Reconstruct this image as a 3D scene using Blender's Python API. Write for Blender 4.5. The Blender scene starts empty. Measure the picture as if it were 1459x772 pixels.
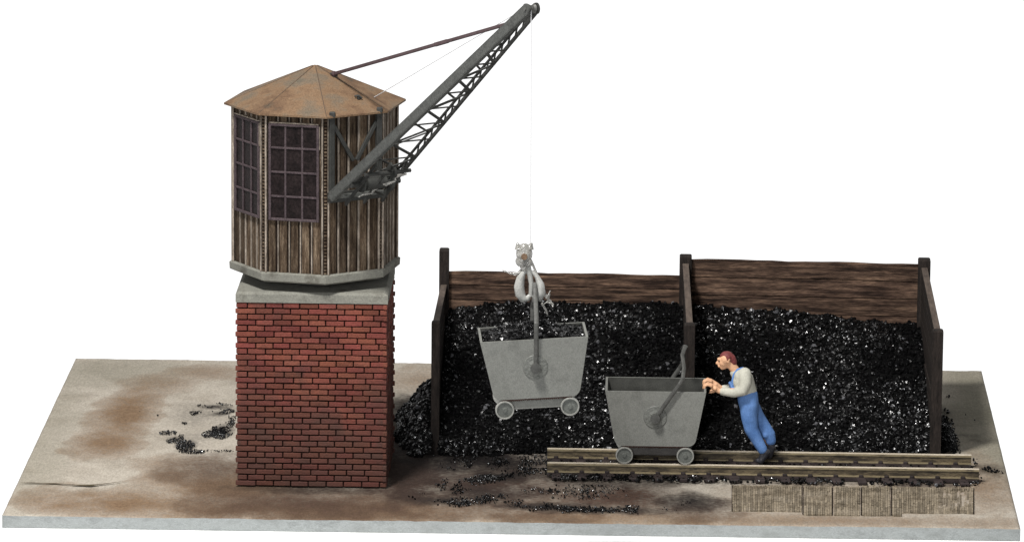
import bpy, bmesh, math, random
import numpy as np
from mathutils import Vector, Matrix
C = bpy.context.scene.collection
PI = math.pi
rnd = random.Random(11)
NR = np.random.default_rng(5)

# ------------------------------------------------------------------ camera
CAM = Vector((1.9933, -81.2031, 20.8399)); PITCH, YAW, ROLL, F = 0.2063, 0.0247, 0.0085, 7908.99
_f = Vector((-math.sin(YAW)*math.cos(PITCH), math.cos(YAW)*math.cos(PITCH), -math.sin(PITCH)))
_r0 = Vector((math.cos(YAW), math.sin(YAW), 0)); _u0 = _r0.cross(_f)
_r = _r0*math.cos(ROLL) + _u0*math.sin(ROLL); _u = -_r0*math.sin(ROLL) + _u0*math.cos(ROLL)
cd = bpy.data.cameras.new('camera'); cam = bpy.data.objects.new('camera', cd); C.objects.link(cam)
cam.matrix_world = Matrix(((_r.x, _u.x, -_f.x, CAM.x), (_r.y, _u.y, -_f.y, CAM.y), (_r.z, _u.z, -_f.z, CAM.z), (0, 0, 0, 1)))
cd.sensor_width = 36; cd.lens = 36*F/1459; cd.clip_start = 1; cd.clip_end = 500
S = bpy.context.scene; S.camera = cam
S.view_settings.view_transform = 'Standard'; S.view_settings.look = 'None'; S.view_settings.exposure = 0; S.view_settings.gamma = 1

def ray(px, py): return (_f + _r*((px-729.5)/F) - _u*((py-386)/F))
def onz(px, py, z=0.0): d = ray(px, py); return CAM + d*((z-CAM.z)/d.z)
def ony(px, py, y): d = ray(px, py); return CAM + d*((y-CAM.y)/d.y)
def pix(p):
    d = Vector(p)-CAM; k = F/d.dot(_f); return (729.5+k*d.dot(_r), 386-k*d.dot(_u))

# ------------------------------------------------------------------ studio world and lamps
W = bpy.data.worlds.new('World'); S.world = W; W.use_nodes = True
nt = W.node_tree; bg = nt.nodes['Background']
tc = nt.nodes.new('ShaderNodeTexCoord'); sx = nt.nodes.new('ShaderNodeSeparateXYZ')
mr = nt.nodes.new('ShaderNodeMapRange'); mr.interpolation_type = 'SMOOTHSTEP'
mr.inputs['From Min'].default_value = -0.40; mr.inputs['From Max'].default_value = 0.05
mr.inputs['To Min'].default_value = 0.22; mr.inputs['To Max'].default_value = 1.15
nt.links.new(tc.outputs['Generated'], sx.inputs[0]); nt.links.new(sx.outputs['Y'], mr.inputs['Value'])
up_ = nt.nodes.new('ShaderNodeMapRange'); up_.interpolation_type = 'SMOOTHSTEP'
up_.inputs['From Min'].default_value = -.05; up_.inputs['From Max'].default_value = .35; up_.inputs['To Min'].default_value = 1.0; up_.inputs['To Max'].default_value = .38
nt.links.new(sx.outputs['Z'], up_.inputs['Value']); ml = nt.nodes.new('ShaderNodeMath'); ml.operation = 'MULTIPLY'
nt.links.new(mr.outputs[0], ml.inputs[0]); nt.links.new(up_.outputs[0], ml.inputs[1]); nt.links.new(ml.outputs[0], bg.inputs['Color']); bg.inputs['Strength'].default_value = 1.0

def area(name, loc, target, size, power, col=(1, 1, 1)):
    l = bpy.data.lights.new(name, 'AREA'); l.shape = 'SQUARE'; l.size = size; l.energy = power; l.color = col
    o = bpy.data.objects.new(name, l); C.objects.link(o); o.location = loc
    o.rotation_euler = (Vector(target)-Vector(loc)).to_track_quat('-Z', 'Y').to_euler(); return o
area('key_lamp', (-8, -13, 32), (0, 4, 1), 4.5, 19000, (1, .98, .95))
area('fill_lamp', (-4, -40, 13), (0, 4, 1), 11.0, 9500, (.98, .99, 1))

# ------------------------------------------------------------------ mesh helpers
_sg = [(x, y, z) for x in (-1, 1) for y in (-1, 1) for z in (-1, 1)]
def _topo():
    vs = [(s, a) for s in _sg for a in range(3)]
    bm = bmesh.new()
    for s, a in vs: bm.verts.new([s[i]*(1 if i == a else .8) for i in range(3)])
    bm.verts.ensure_lookup_table(); bm.verts.index_update()
    r = bmesh.ops.convex_hull(bm, input=bm.verts)
    bmesh.ops.dissolve_limit(bm, angle_limit=.01, verts=bm.verts, edges=bm.edges)
    bm.normal_update()
    fs = [[v.index for v in f.verts] for f in bm.faces]; bm.free()
    return vs, fs
CV, CF = _topo()

class MB:
    def __init__(s): s.v = []; s.f = []; s.m = []; s.sm = []
    def add(s, vs, fs, mi=0, smooth=False):
        b = len(s.v); s.v += [Vector(p) for p in vs]
        for f in fs: s.f.append([b+i for i in f]); s.m.append(mi); s.sm.append(smooth)
    def box(s, c, size, R=None, bev=0.0, mi=0, jit=0.0):
        hx = [d/2 for d in size]; c = Vector(c); bv = min(bev, min(hx)*.6)
        if bv <= 0:
            vs = [Vector((a[0]*hx[0], a[1]*hx[1], a[2]*hx[2])) for a in _sg]
            fs = [(0,1,3,2),(4,6,7,5),(0,4,5,1),(2,3,7,6),(0,2,6,4),(1,5,7,3)]
        else:
            vs = [Vector([q[i]*(hx[i]-(0 if i == a else bv)) for i in range(3)]) for q, a in CV]; fs = CF
        if jit: vs = [v+Vector((rnd.uniform(-jit, jit), rnd.uniform(-jit, jit), rnd.uniform(-jit, jit))) for v in vs]
        if R is not None: vs = [R @ v for v in vs]
        s.add([c+v for v in vs], fs, mi); return s
    def bar(s, a, b, w, h, up=(0, 0, 1), bev=0.0, mi=0, ext=0.0):
        a = Vector(a); b = Vector(b); d = (b-a); L = d.length; d = d/L; up = Vector(up)
        x = d.cross(up)
        if x.length < 1e-4: x = d.cross(Vector((1, 0, 0)))
        x.normalize(); z = x.cross(d).normalized()
        R = Matrix((x, d, z)).transposed(); return s.box((a+b)/2, (w, L+2*ext, h), R, bev, mi)
    def hexa(s, p, mi=0):   # p: 4 bottom ccw, 4 top ccw
        s.add(p, [(3,2,1,0),(4,5,6,7),(0,1,5,4),(1,2,6,5),(2,3,7,6),(3,0,4,7)], mi); return s
    def prism(s, poly, d, mi=0):
        n = len(poly); d = Vector(d); a = [Vector(p) for p in poly]; b = [p+d for p in a]
        s.add(a+b, [list(range(n))[::-1], [n+i for i in range(n)]]+[(i, (i+1) % n, n+(i+1) % n, n+i) for i in range(n)], mi); return s
    def tube(s, pts, r, n=10, mi=0, smooth=True, flat=1.0, closed=False):
        pts = [Vector(p) for p in pts]; rs = r if isinstance(r, (list, tuple)) else [r]*len(pts)
        vs = []; fs = []; N = len(pts); pu = None
        for i, p in enumerate(pts):
            if closed: d = pts[(i+1) % N]-pts[i-1]
            else: d = pts[min(i+1, N-1)]-pts[max(i-1, 0)]
            d.normalize()
            if pu is None:
                pu = d.orthogonal().normalized()
                if abs(d.z) > .7: pu = (Vector((1, 0, 0))-d*d.x).normalized()
            pu = (pu-d*pu.dot(d)).normalized(); q = d.cross(pu)
            for k in range(n):
                a = 2*PI*k/n; vs.append(p+(pu*math.cos(a)+q*math.sin(a)*flat)*rs[i])
        for i in range(N if closed else N-1):
            j = (i+1) % N
            for k in range(n): fs.append((i*n+k, i*n+(k+1) % n, j*n+(k+1) % n, j*n+k))
        s.add(vs, fs, mi, smooth)
        if not closed:
            s.add(vs[:n], [list(range(n))[::-1]], mi); s.add(vs[-n:], [list(range(n))], mi)
        return s
    def lathe(s, c, axis, prof, n=28, mi=0, smooth=False):   # prof: (radius, along)
        c = Vector(c); ax = Vector(axis).normalized(); u = ax.orthogonal().normalized(); w = ax.cross(u); vs = []; fs = []
        for r, h in prof:
            for k in range(n): a = 2*PI*k/n; vs.append(c+ax*h+(u*math.cos(a)+w*math.sin(a))*r)
        for i in range(len(prof)-1):
            for k in range(n): fs.append((i*n+k, i*n+(k+1) % n, (i+1)*n+(k+1) % n, (i+1)*n+k))
        s.add(vs, fs, mi, smooth)
        if prof[0][0] > 1e-6: s.add(vs[:n], [list(range(n))[::-1]], mi)
        if prof[-1][0] > 1e-6: s.add(vs[-n:], [list(range(n))], mi)
        return s
    def ball(s, c, r, mi=0, sc=(1, 1, 1), R=None, n=10):
        c = Vector(c); vs = []; fs = []
        for i in range(n+1):
            t = PI*i/n
            for k in range(2*n):
                a = PI*k/n; v = Vector((math.sin(t)*math.cos(a)*sc[0], math.sin(t)*math.sin(a)*sc[1], math.cos(t)*sc[2]))*r
                vs.append(c+(R @ v if R is not None else v))
        for i in range(n):
            for k in range(2*n): fs.append((i*2*n+k, (i+1)*2*n+k, (i+1)*2*n+(k+1) % (2*n), i*2*n+(k+1) % (2*n)))
        s.add(vs, fs, mi, True); return s
    def build(s, name, mats, parent=None, fix=True):
        org = wpos(parent)
        me = bpy.data.meshes.new(name); me.from_pydata([tuple(v-org) for v in s.v], [], s.f)
        for m in (mats if isinstance(mats, list) else [mats]): me.materials.append(m)
        me.polygons.foreach_set('material_index', s.m); me.polygons.foreach_set('use_smooth', s.sm)
        if fix:
            bm = bmesh.new(); bm.from_mesh(me); bmesh.ops.recalc_face_normals(bm, faces=bm.faces); bm.to_mesh(me); bm.free()
        me.update(); o = bpy.data.objects.new(name, me); C.objects.link(o)
        if parent is not None: o.parent = parent
        return o
ORG = {}
def wpos(o):
    v = Vector((0, 0, 0))
    while o is not None:
        v = v+ORG.get(o.name, Vector((0, 0, 0))); o = o.parent
    return v
def tag(o, label=None, cat=None, group=None, kind=None):
    if label: o['label'] = label
    if cat: o['category'] = cat
    if group: o['group'] = group
    if kind: o['kind'] = kind
    return o
def thing(name, loc, label, cat, group=None):
    o = bpy.data.objects.new(name, None); C.objects.link(o); o.location = loc; o.empty_display_size = .2
    ORG[o.name] = Vector(loc); return tag(o, label, cat, group)
def copy_tree(o, parent=None):
    c = o.copy(); C.objects.link(c)
    if parent is not None: c.parent = parent
    for ch in list(o.children): copy_tree(ch, c)
    return c

# ------------------------------------------------------------------ materials
def lin(r, g, b): return tuple(((x/255/12.92) if x/255 < .04045 else ((x/255+.055)/1.055)**2.4) for x in (r, g, b))
def mat(name, cols, scale=3, stretch=(1, 1, 1), detail=6, rough=.75, spec=.25, bump=.25, bscale=30, bstretch=None, island=0, hue=0,
        fine=.12, fscale=60, metal=0, lo=.3, hi=.7, roughvar=0, trans=0, bdist=.02):
    m = bpy.data.materials.new(name); m.use_nodes = True; t = m.node_tree; N = t.nodes; L = t.links; p = N['Principled BSDF']
    c = N.new('ShaderNodeTexCoord'); mp = N.new('ShaderNodeMapping'); mp.inputs['Scale'].default_value = stretch
    L.new(c.outputs['Object'], mp.inputs[0])
    n = N.new('ShaderNodeTexNoise'); n.inputs['Scale'].default_value = scale; n.inputs['Detail'].default_value = detail; n.inputs['Roughness'].default_value = .62
    L.new(mp.outputs[0], n.inputs['Vector'])
    rp = N.new('ShaderNodeValToRGB'); e = rp.color_ramp.elements
    k = len(cols)
    while len(e) < k: e.new(.5)
    for i, col in enumerate(cols): e[i].position = lo+(hi-lo)*i/max(1, k-1); e[i].color = (*col, 1)
    L.new(n.outputs['Fac'], rp.inputs[0]); out = rp.outputs[0]
    if fine:
        n2 = N.new('ShaderNodeTexNoise'); n2.inputs['Scale'].default_value = fscale; n2.inputs['Detail'].default_value = 3
        L.new(mp.outputs[0], n2.inputs['Vector'])
        r2 = N.new('ShaderNodeMapRange'); r2.inputs['From Min'].default_value = .25; r2.inputs['From Max'].default_value = .75
        r2.inputs['To Min'].default_value = 1-fine*2; r2.inputs['To Max'].default_value = 1+fine*2; L.new(n2.outputs['Fac'], r2.inputs['Value'])
        mx = N.new('ShaderNodeVectorMath'); mx.operation = 'SCALE'; L.new(out, mx.inputs[0]); L.new(r2.outputs[0], mx.inputs['Scale']); out = mx.outputs[0]
    if island:
        g = N.new('ShaderNodeNewGeometry'); hs = N.new('ShaderNodeHueSaturation')
        r3 = N.new('ShaderNodeMapRange'); r3.inputs['To Min'].default_value = 1-island; r3.inputs['To Max'].default_value = 1+island
        L.new(g.outputs['Random Per Island'], r3.inputs['Value']); L.new(r3.outputs[0], hs.inputs['Value']); L.new(out, hs.inputs['Color'])
        if hue:
            r4 = N.new('ShaderNodeMapRange'); r4.inputs['To Min'].default_value = .5-hue; r4.inputs['To Max'].default_value = .5+hue
            w = N.new('ShaderNodeTexWhiteNoise'); w.noise_dimensions = '1D'; L.new(g.outputs['Random Per Island'], w.inputs['W'])
            L.new(w.outputs['Value'], r4.inputs['Value']); L.new(r4.outputs[0], hs.inputs['Hue'])
        out = hs.outputs[0]
    L.new(out, p.inputs['Base Color'])
    p.inputs['Roughness'].default_value = rough; p.inputs['Specular IOR Level'].default_value = spec; p.inputs['Metallic'].default_value = metal
    if trans: p.inputs['Transmission Weight'].default_value = trans
    if roughvar:
        r5 = N.new('ShaderNodeMapRange'); r5.inputs['To Min'].default_value = rough-roughvar; r5.inputs['To Max'].default_value = rough+roughvar
        L.new(n.outputs['Fac'], r5.inputs['Value']); L.new(r5.outputs[0], p.inputs['Roughness'])
    if bump:
        n3 = N.new('ShaderNodeTexNoise'); n3.inputs['Scale'].default_value = bscale; n3.inputs['Detail'].default_value = 5
        if bstretch:
            mp2 = N.new('ShaderNodeMapping'); mp2.inputs['Scale'].default_value = bstretch; L.new(c.outputs['Object'], mp2.inputs[0]); L.new(mp2.outputs[0], n3.inputs['Vector'])
        else: L.new(mp.outputs[0], n3.inputs['Vector'])
        b = N.new('ShaderNodeBump'); b.inputs['Strength'].default_value = bump; b.inputs['Distance'].default_value = bdist
        L.new(n3.outputs['Fac'], b.inputs['Height']); L.new(b.outputs[0], p.inputs['Normal'])
    return m

M = {}
M['sheet'] = mat('white_paper', [(.96, .96, .96)]*2, fine=0, bump=0, rough=.9, spec=.1)
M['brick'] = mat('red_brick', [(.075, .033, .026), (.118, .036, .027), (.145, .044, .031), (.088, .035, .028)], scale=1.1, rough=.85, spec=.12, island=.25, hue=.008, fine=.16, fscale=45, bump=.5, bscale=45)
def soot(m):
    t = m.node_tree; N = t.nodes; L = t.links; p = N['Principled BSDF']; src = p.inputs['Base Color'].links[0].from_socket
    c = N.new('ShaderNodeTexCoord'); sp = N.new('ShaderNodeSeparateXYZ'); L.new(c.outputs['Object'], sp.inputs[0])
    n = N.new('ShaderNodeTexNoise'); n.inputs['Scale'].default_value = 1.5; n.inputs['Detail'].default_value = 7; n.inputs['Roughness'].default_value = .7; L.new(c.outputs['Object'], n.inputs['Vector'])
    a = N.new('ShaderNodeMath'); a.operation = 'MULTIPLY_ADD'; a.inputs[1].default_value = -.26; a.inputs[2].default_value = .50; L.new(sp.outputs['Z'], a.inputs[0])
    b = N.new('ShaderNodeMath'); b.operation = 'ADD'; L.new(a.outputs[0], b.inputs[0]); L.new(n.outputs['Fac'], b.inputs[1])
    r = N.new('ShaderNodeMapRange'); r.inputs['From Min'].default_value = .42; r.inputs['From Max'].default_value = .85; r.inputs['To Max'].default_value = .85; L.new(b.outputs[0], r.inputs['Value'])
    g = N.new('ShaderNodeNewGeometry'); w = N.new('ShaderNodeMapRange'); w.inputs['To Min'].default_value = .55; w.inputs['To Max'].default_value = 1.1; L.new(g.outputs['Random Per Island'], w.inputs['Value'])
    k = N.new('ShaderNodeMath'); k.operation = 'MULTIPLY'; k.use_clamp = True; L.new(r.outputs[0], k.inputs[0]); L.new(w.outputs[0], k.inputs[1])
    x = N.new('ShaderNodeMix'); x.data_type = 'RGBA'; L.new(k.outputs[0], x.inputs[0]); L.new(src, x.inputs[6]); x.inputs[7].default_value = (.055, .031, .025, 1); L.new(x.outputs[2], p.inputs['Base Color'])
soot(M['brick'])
M['joint'] = mat('dark_joint', [(.010, .005, .004), (.016, .008, .006)], rough=.95, spec=.05)
M['concrete'] = mat('grey_concrete', [(.085, .08, .068), (.155, .153, .133), (.175, .173, .15), (.105, .10, .085)], scale=2.6, rough=.9, spec=.1, fine=.12, fscale=50, bump=.3)
M['plank'] = mat('weathered_plank', [(.012, .007, .004), (.058, .040, .026), (.13, .098, .068)], scale=2.6, stretch=(9, 9, .8), rough=.85, spec=.1, island=.35, fine=.4, fscale=26, bump=.7, bscale=14)
M['batten'] = mat('pale_batten', [(.10, .08, .062), (.28, .24, .20)], scale=4, stretch=(4, 4, 1), rough=.85, spec=.1, island=.25, fine=.2, fscale=20)
M['groove'] = mat('black_groove', [(.010, .007, .006), (.02, .014, .010)], rough=.95, spec=.05)
M['winframe'] = mat('dark_window_frame', [(.040, .030, .033), (.068, .052, .055)], scale=9, rough=.8, spec=.1, fine=.25)
M['pane'] = mat('dark_glass', [(.004, .0028, .0028), (.011, .0075, .0075), (.016, .011, .011), (.12, .10, .09)], scale=7, lo=.3, hi=1.0, rough=.55, spec=.1, fine=.3, fscale=25, bump=.4, bscale=20, roughvar=.1)
M['roof'] = mat('rusty_roof', [(.052, .046, .034), (.10, .060, .036), (.145, .092, .054), (.115, .088, .062), (.085, .074, .055)], scale=1.5, rough=.7, spec=.15, fine=.14, fscale=45, bump=.3, bscale=40, lo=.30, hi=.70)
M['seam'] = mat('dark_seam', [(.05, .035, .025), (.09, .06, .04)], rough=.8)
M['iron'] = mat('grey_green_iron', [(.038, .039, .036), (.062, .064, .060), (.045, .047, .043)], scale=5, rough=.6, spec=.25, fine=.15, fscale=40, bump=.2)
M['jib_plate'] = mat('grey_jib_plate', [(.036, .037, .035), (.062, .064, .060), (.043, .045, .042)], scale=5, rough=.6, spec=.25, fine=.2, fscale=40, bump=.25)
M['iron_dark'] = mat('dark_iron', [(.018, .018, .017), (.035, .036, .033)], scale=6, rough=.6, spec=.25, fine=.15)
M['rod'] = mat('purple_brown_rod', [(.045, .028, .03), (.07, .045, .048)], scale=5, rough=.6, spec=.2)
M['cord'] = mat('pale_cord', [(.55, .55, .56)]*2, rough=.6, fine=0, bump=0)
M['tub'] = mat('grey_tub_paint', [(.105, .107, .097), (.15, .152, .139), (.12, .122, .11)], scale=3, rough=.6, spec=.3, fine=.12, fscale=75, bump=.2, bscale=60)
M['tub_inner'] = mat('shaded_tub_inside', [(.03, .03, .027), (.07, .071, .064)], scale=4, rough=.7, spec=.2, fine=.15)  # darker copy of the tub grey: shade inside the tub put into colour
M['tub_glue'] = mat('scuffed_tub_paint', [(.06, .062, .055), (.12, .123, .112), (.085, .087, .078)], scale=14, rough=.45, spec=.3, fine=.2, bump=.6, bscale=30)
M['chassis'] = mat('chassis_grey', [(.045, .042, .040), (.075, .07, .066)], scale=5, rough=.6)
M['rim'] = mat('pale_wheel_rim', [(.17, .17, .155), (.25, .25, .23)], scale=8, rough=.45, spec=.4, fine=.12)
M['disc'] = mat('wheel_disc', [(.07, .075, .068), (.105, .11, .10)], scale=10, rough=.6, fine=.15)
M['rust'] = mat('rusty_teeth', [(.02, .010, .008), (.04, .02, .015)], rough=.85)
M['bail'] = mat('bail_grey', [(.035, .035, .032), (.08, .08, .074)], scale=6, rough=.5, spec=.35, fine=.12)
M['plastic'] = mat('clear_milky_plastic', [(.34, .33, .30), (.55, .54, .51)], scale=14, rough=.15, spec=.6, fine=.15, bump=.8, bscale=18, trans=.6)
M['hook'] = mat('milky_hook', [(.27, .27, .25), (.40, .40, .38)], scale=7, rough=.4, spec=.4, fine=.1, trans=.1)
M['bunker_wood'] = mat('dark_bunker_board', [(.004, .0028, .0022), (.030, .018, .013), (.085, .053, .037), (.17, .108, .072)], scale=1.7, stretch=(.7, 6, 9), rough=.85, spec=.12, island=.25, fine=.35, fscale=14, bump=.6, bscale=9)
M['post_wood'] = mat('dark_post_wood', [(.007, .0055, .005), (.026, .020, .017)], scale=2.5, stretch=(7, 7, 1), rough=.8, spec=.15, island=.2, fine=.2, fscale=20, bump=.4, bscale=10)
M['rail'] = mat('brassy_rail', [(.045, .033, .018), (.17, .135, .078), (.21, .17, .10), (.03, .022, .014)], scale=3, stretch=(1, 5, 8), rough=.5, spec=.4, fine=.18, fscale=20, bump=.2)
M['rail_web'] = mat('dark_rail_web', [(.012, .009, .006), (.035, .026, .015), (.10, .077, .045), (.014, .010, .007)], scale=3, stretch=(1, 5, 4), rough=.6, spec=.3, fine=.25, fscale=20)  # web in a darker brown than head and foot
M['rail_top'] = mat('bright_rail_head', [(.42, .36, .27), (.58, .51, .41)], scale=3, stretch=(1, 6, 6), rough=.4, spec=.4, fine=.1)
M['sleeper'] = mat('black_brown_sleeper', [(.014, .010, .010), (.035, .026, .025)], scale=5, rough=.7, spec=.2, island=.25)
M['sett'] = mat('worn_setts', [(.10, .08, .056), (.175, .145, .105), (.225, .19, .145)], scale=3, rough=.9, spec=.1, island=.3, fine=.25, fscale=30, bump=.5)
M['skin'] = mat('skin', [(.52, .29, .17), (.60, .35, .21)], scale=6, rough=.55, spec=.3, fine=.05, bump=.05)
M['shirt'] = mat('grey_shirt', [(.36, .355, .30), (.46, .45, .39)], scale=5, rough=.8, spec=.15, fine=.08, bump=.3, bscale=12, bdist=.03)
M['denim'] = mat('blue_overalls', [(.06, .135, .32), (.115, .22, .46)], scale=4, rough=.7, spec=.2, fine=.10, bump=.4, bscale=10, bdist=.03)
M['hair'] = mat('red_brown_hair', [(.10, .022, .022), (.17, .04, .038)], scale=14, rough=.6, fine=.2, bump=.4, bscale=30)
M['shoe'] = mat('black_shoe', [(.012, .012, .016), (.03, .03, .035)], scale=6, rough=.4, spec=.4, fine=.1)
M['crack'] = mat('crack_dark', [(.05, .04, .022), (.085, .065, .035)], rough=.95)

def coal_mat():
    m = mat('black_coal', [(.0018, .0018, .002), (.0045, .0043, .0045)], scale=8, rough=.35, spec=.5, fine=.2, bump=.25, bscale=25)
    t = m.node_tree; N = t.nodes; L = t.links; p = N['Principled BSDF']
    g = N.new('ShaderNodeNewGeometry')
    r = N.new('ShaderNodeMapRange'); r.inputs['To Min'].default_value = .18; r.inputs['To Max'].default_value = .34
    L.new(g.outputs['Random Per Island'], r.inputs['Value']); L.new(r.outputs[0], p.inputs['Roughness'])
    w = N.new('ShaderNodeTexWhiteNoise'); w.noise_dimensions = '1D'; L.new(g.outputs['Random Per Island'], w.inputs['W'])
    r2 = N.new('ShaderNodeValToRGB'); e = r2.color_ramp.elements
    e[0].position = .0; e[0].color = (.08, .08, .08, 1); e[1].position = 1; e[1].color = (1, 1, 1, 1)
    x = e.new(.58); x.color = (.10, .10, .10, 1); x = e.new(.66); x.color = (1, 1, 1, 1)
    gr = N.new('ShaderNodeMath'); gr.operation = 'GREATER_THAN'; gr.inputs[1].default_value = .982; w2 = N.new('ShaderNodeTexWhiteNoise'); w2.noise_dimensions = '1D'; ad = N.new('ShaderNodeMath'); ad.operation = 'ADD'; ad.inputs[1].default_value = 7.3; L.new(g.outputs['Random Per Island'], ad.inputs[0]); L.new(ad.outputs[0], w2.inputs['W']); L.new(w2.outputs['Value'], gr.inputs[0])
    mx = N.new('ShaderNodeMix'); mx.data_type = 'RGBA'; L.new(gr.outputs[0], mx.inputs[0]); src = p.inputs['Base Color'].links[0].from_socket; L.new(src, mx.inputs[6]); mx.inputs[7].default_value = (.075, .075, .08, 1); L.new(mx.outputs[2], p.inputs['Base Color'])
    L.new(w.outputs['Value'], r2.inputs[0]); c = N.new('ShaderNodeTexCoord'); nz = N.new('ShaderNodeTexNoise'); nz.inputs['Scale'].default_value = .8; nz.inputs['Detail'].default_value = 3; L.new(c.outputs['Object'], nz.inputs['Vector'])
    zr_ = N.new('ShaderNodeMapRange'); zr_.inputs['From Min'].default_value = .40; zr_.inputs['From Max'].default_value = .58; zr_.inputs['To Min'].default_value = .12; zr_.inputs['To Max'].default_value = 1.15; L.new(nz.outputs['Fac'], zr_.inputs['Value'])
    mm = N.new('ShaderNodeMath'); mm.operation = 'MULTIPLY'; L.new(r2.outputs[0], mm.inputs[0]); L.new(zr_.outputs[0], mm.inputs[1]); L.new(mm.outputs[0], p.inputs['Specular IOR Level'])
    return m
M['coal'] = coal_mat()
M['coal_bed'] = mat('coal_dust_bed', [(.0015, .0015, .0015), (.003, .003, .003)], scale=10, rough=.9, spec=.08, bump=.8, bscale=14, bdist=.05)

# ------------------------------------------------------------------ noise for shapes
def vnoise(x, y, seed=0):
    x = np.asarray(x, float); y = np.asarray(y, float); xi = np.floor(x).astype(np.int64); yi = np.floor(y).astype(np.int64); fx = x-xi; fy = y-yi
    def h(a, b):
        n = (a*374761393+b*668265263+seed*974711) & 0x7fffffff; n = ((n ^ (n >> 13))*1274126177) & 0x7fffffff; return ((n ^ (n >> 16)) & 0xffff)/65535.
    u = fx*fx*(3-2*fx); v = fy*fy*(3-2*fy)
    return (h(xi, yi)*(1-u)+h(xi+1, yi)*u)*(1-v)+(h(xi, yi+1)*(1-u)+h(xi+1, yi+1)*u)*v
def fbm(x, y, seed=0, o=4):
    r = 0; a = .5; t = 0
    for i in range(o): r = r+a*vnoise(np.asarray(x)*2**i, np.asarray(y)*2**i, seed+i); t += a; a *= .55
    return r/t

# ------------------------------------------------------------------ setting: white paper
mb = MB(); _q = [onz(3, 731.5), onz(1454, 750.5), onz(1398.5, 526), onz(108, 508)]; _f0 = (_q[0]-_q[3]).normalized(); _f1 = (_q[1]-_q[2]).normalized()
mb.prism([p+Vector((0, 0, -.222)) for p in (_q[0]+_f0*5, _q[1]+_f1*5, _q[2]+Vector((0, .3, 0)), _q[3]+Vector((0, .3, 0)))], (0, 0, .002)); sheet = mb.build('surface', M['sheet']); tag(sheet, kind='structure')

# ------------------------------------------------------------------ base board
BL, FL, FR, BR = onz(108, 508), onz(3, 731.5), onz(1454, 750.5), onz(1398.5, 526)
TH = .185
def stain_shade_maps(X, Y):
    brown = np.zeros_like(X); dark = np.zeros_like(X); black = np.zeros_like(X); grey = np.zeros_like(X)
    A = {'b': brown, 'd': dark, 'k': black, 'g': grey}
    blobs = [  # channel, px, py, rx, ry, strength
        ('b', 180, 590, 52, 44, .95), ('b', 150, 628, 60, 22, .85), ('b', 235, 545, 75, 14, .45), ('b', 300, 530, 60, 12, .5), ('b', 170, 715, 190, 20, .95), ('b', 90, 718, 80, 12, .8),
        ('b', 330, 690, 150, 34, .9), ('b', 250, 660, 70, 12, .5), ('d', 310, 668, 80, 24, .55), ('d', 440, 715, 190, 26, .75), ('d', 590, 670, 110, 60, 1.0), ('k', 600, 660, 90, 34, .55), ('d', 330, 710, 80, 18, .45), ('b', 480, 725, 480, 26, .9),  # right of the pier: brown dirt together with its shadow, painted dark
        ('d', 700, 690, 190, 46, .9), ('d', 870, 705, 140, 24, .9), ('b', 800, 735, 340, 16, .8), ('d', 640, 620, 90, 70, .9), ('k', 650, 652, 130, 26, 1.0), ('d', 980, 720, 80, 16, .7),
        ('k', 985, 712, 48, 13, .8), ('k', 900, 676, 160, 14, .8), ('k', 690, 700, 90, 16, .6), ('k', 640, 712, 60, 7, .8), ('k', 715, 676, 70, 8, .85), ('k', 780, 720, 80, 6, .85), ('k', 870, 726, 80, 4, .85), ('k', 860, 725, 130, 5, .7), ('k', 1080, 672, 360, 14, .7), ('k', 600, 620, 70, 60, .85),
        ('k', 1344, 612, 12, 40, .6), ('k', 1410, 668, 30, 8, .5), ('k', 950, 600, 350, 60, 1.0), ('b', 1220, 740, 260, 10, .6), ('b', 1400, 690, 50, 36, .6), ('g', 1390, 575, 60, 70, .9), ('g', 1420, 640, 45, 50, .7), ('b', 1220, 710, 220, 26, .4),
        ('k', 285, 590, 60, 22, .18), ('k', 275, 622, 50, 16, .15), ('b', 590, 540, 60, 20, .4), ('g', 150, 530, 130, 22, .45), ('g', 60, 640, 50, 90, .3), ('k', 450, 694, 120, 7, .5), ('k', 600, 700, 60, 16, .35),  # thin dark strip along the pier foot: contact shade painted on
        ('k', 306, 578, 26, 3.5, .8), ('k', 314, 588, 20, 4, .8), ('k', 318, 612, 20, 10, .9), ('k', 266, 632, 18, 7, .8), ('k', 250, 624, 12, 4, .6), ('k', 655, 713, 50, 5, .7), ('k', 700, 682, 70, 6, .7), ('k', 770, 721, 50, 5, .6), ('d', 1300, 690, 60, 6, .5), ('k', 1290, 697, 50, 6, .35)]
    nz = fbm(X*1.1, Y*.8, 3); nz2 = fbm(X*4, Y*3, 9)
    for ch, px, py, rx, ry, s in blobs:
        c = onz(px, py); ax = rx/93.; ay = ry/(93*.2045)
        d = np.sqrt(((X-c.x)/ax)**2+((Y-c.y)/ay)**2)+(nz-.5)*.9+(nz2-.5)*.5
        A[ch][:] = np.maximum(A[ch], s*np.clip(1.15-d, 0, 1)**.8 if ch != 'x' else 0)
    return brown, dark, black, grey
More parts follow.
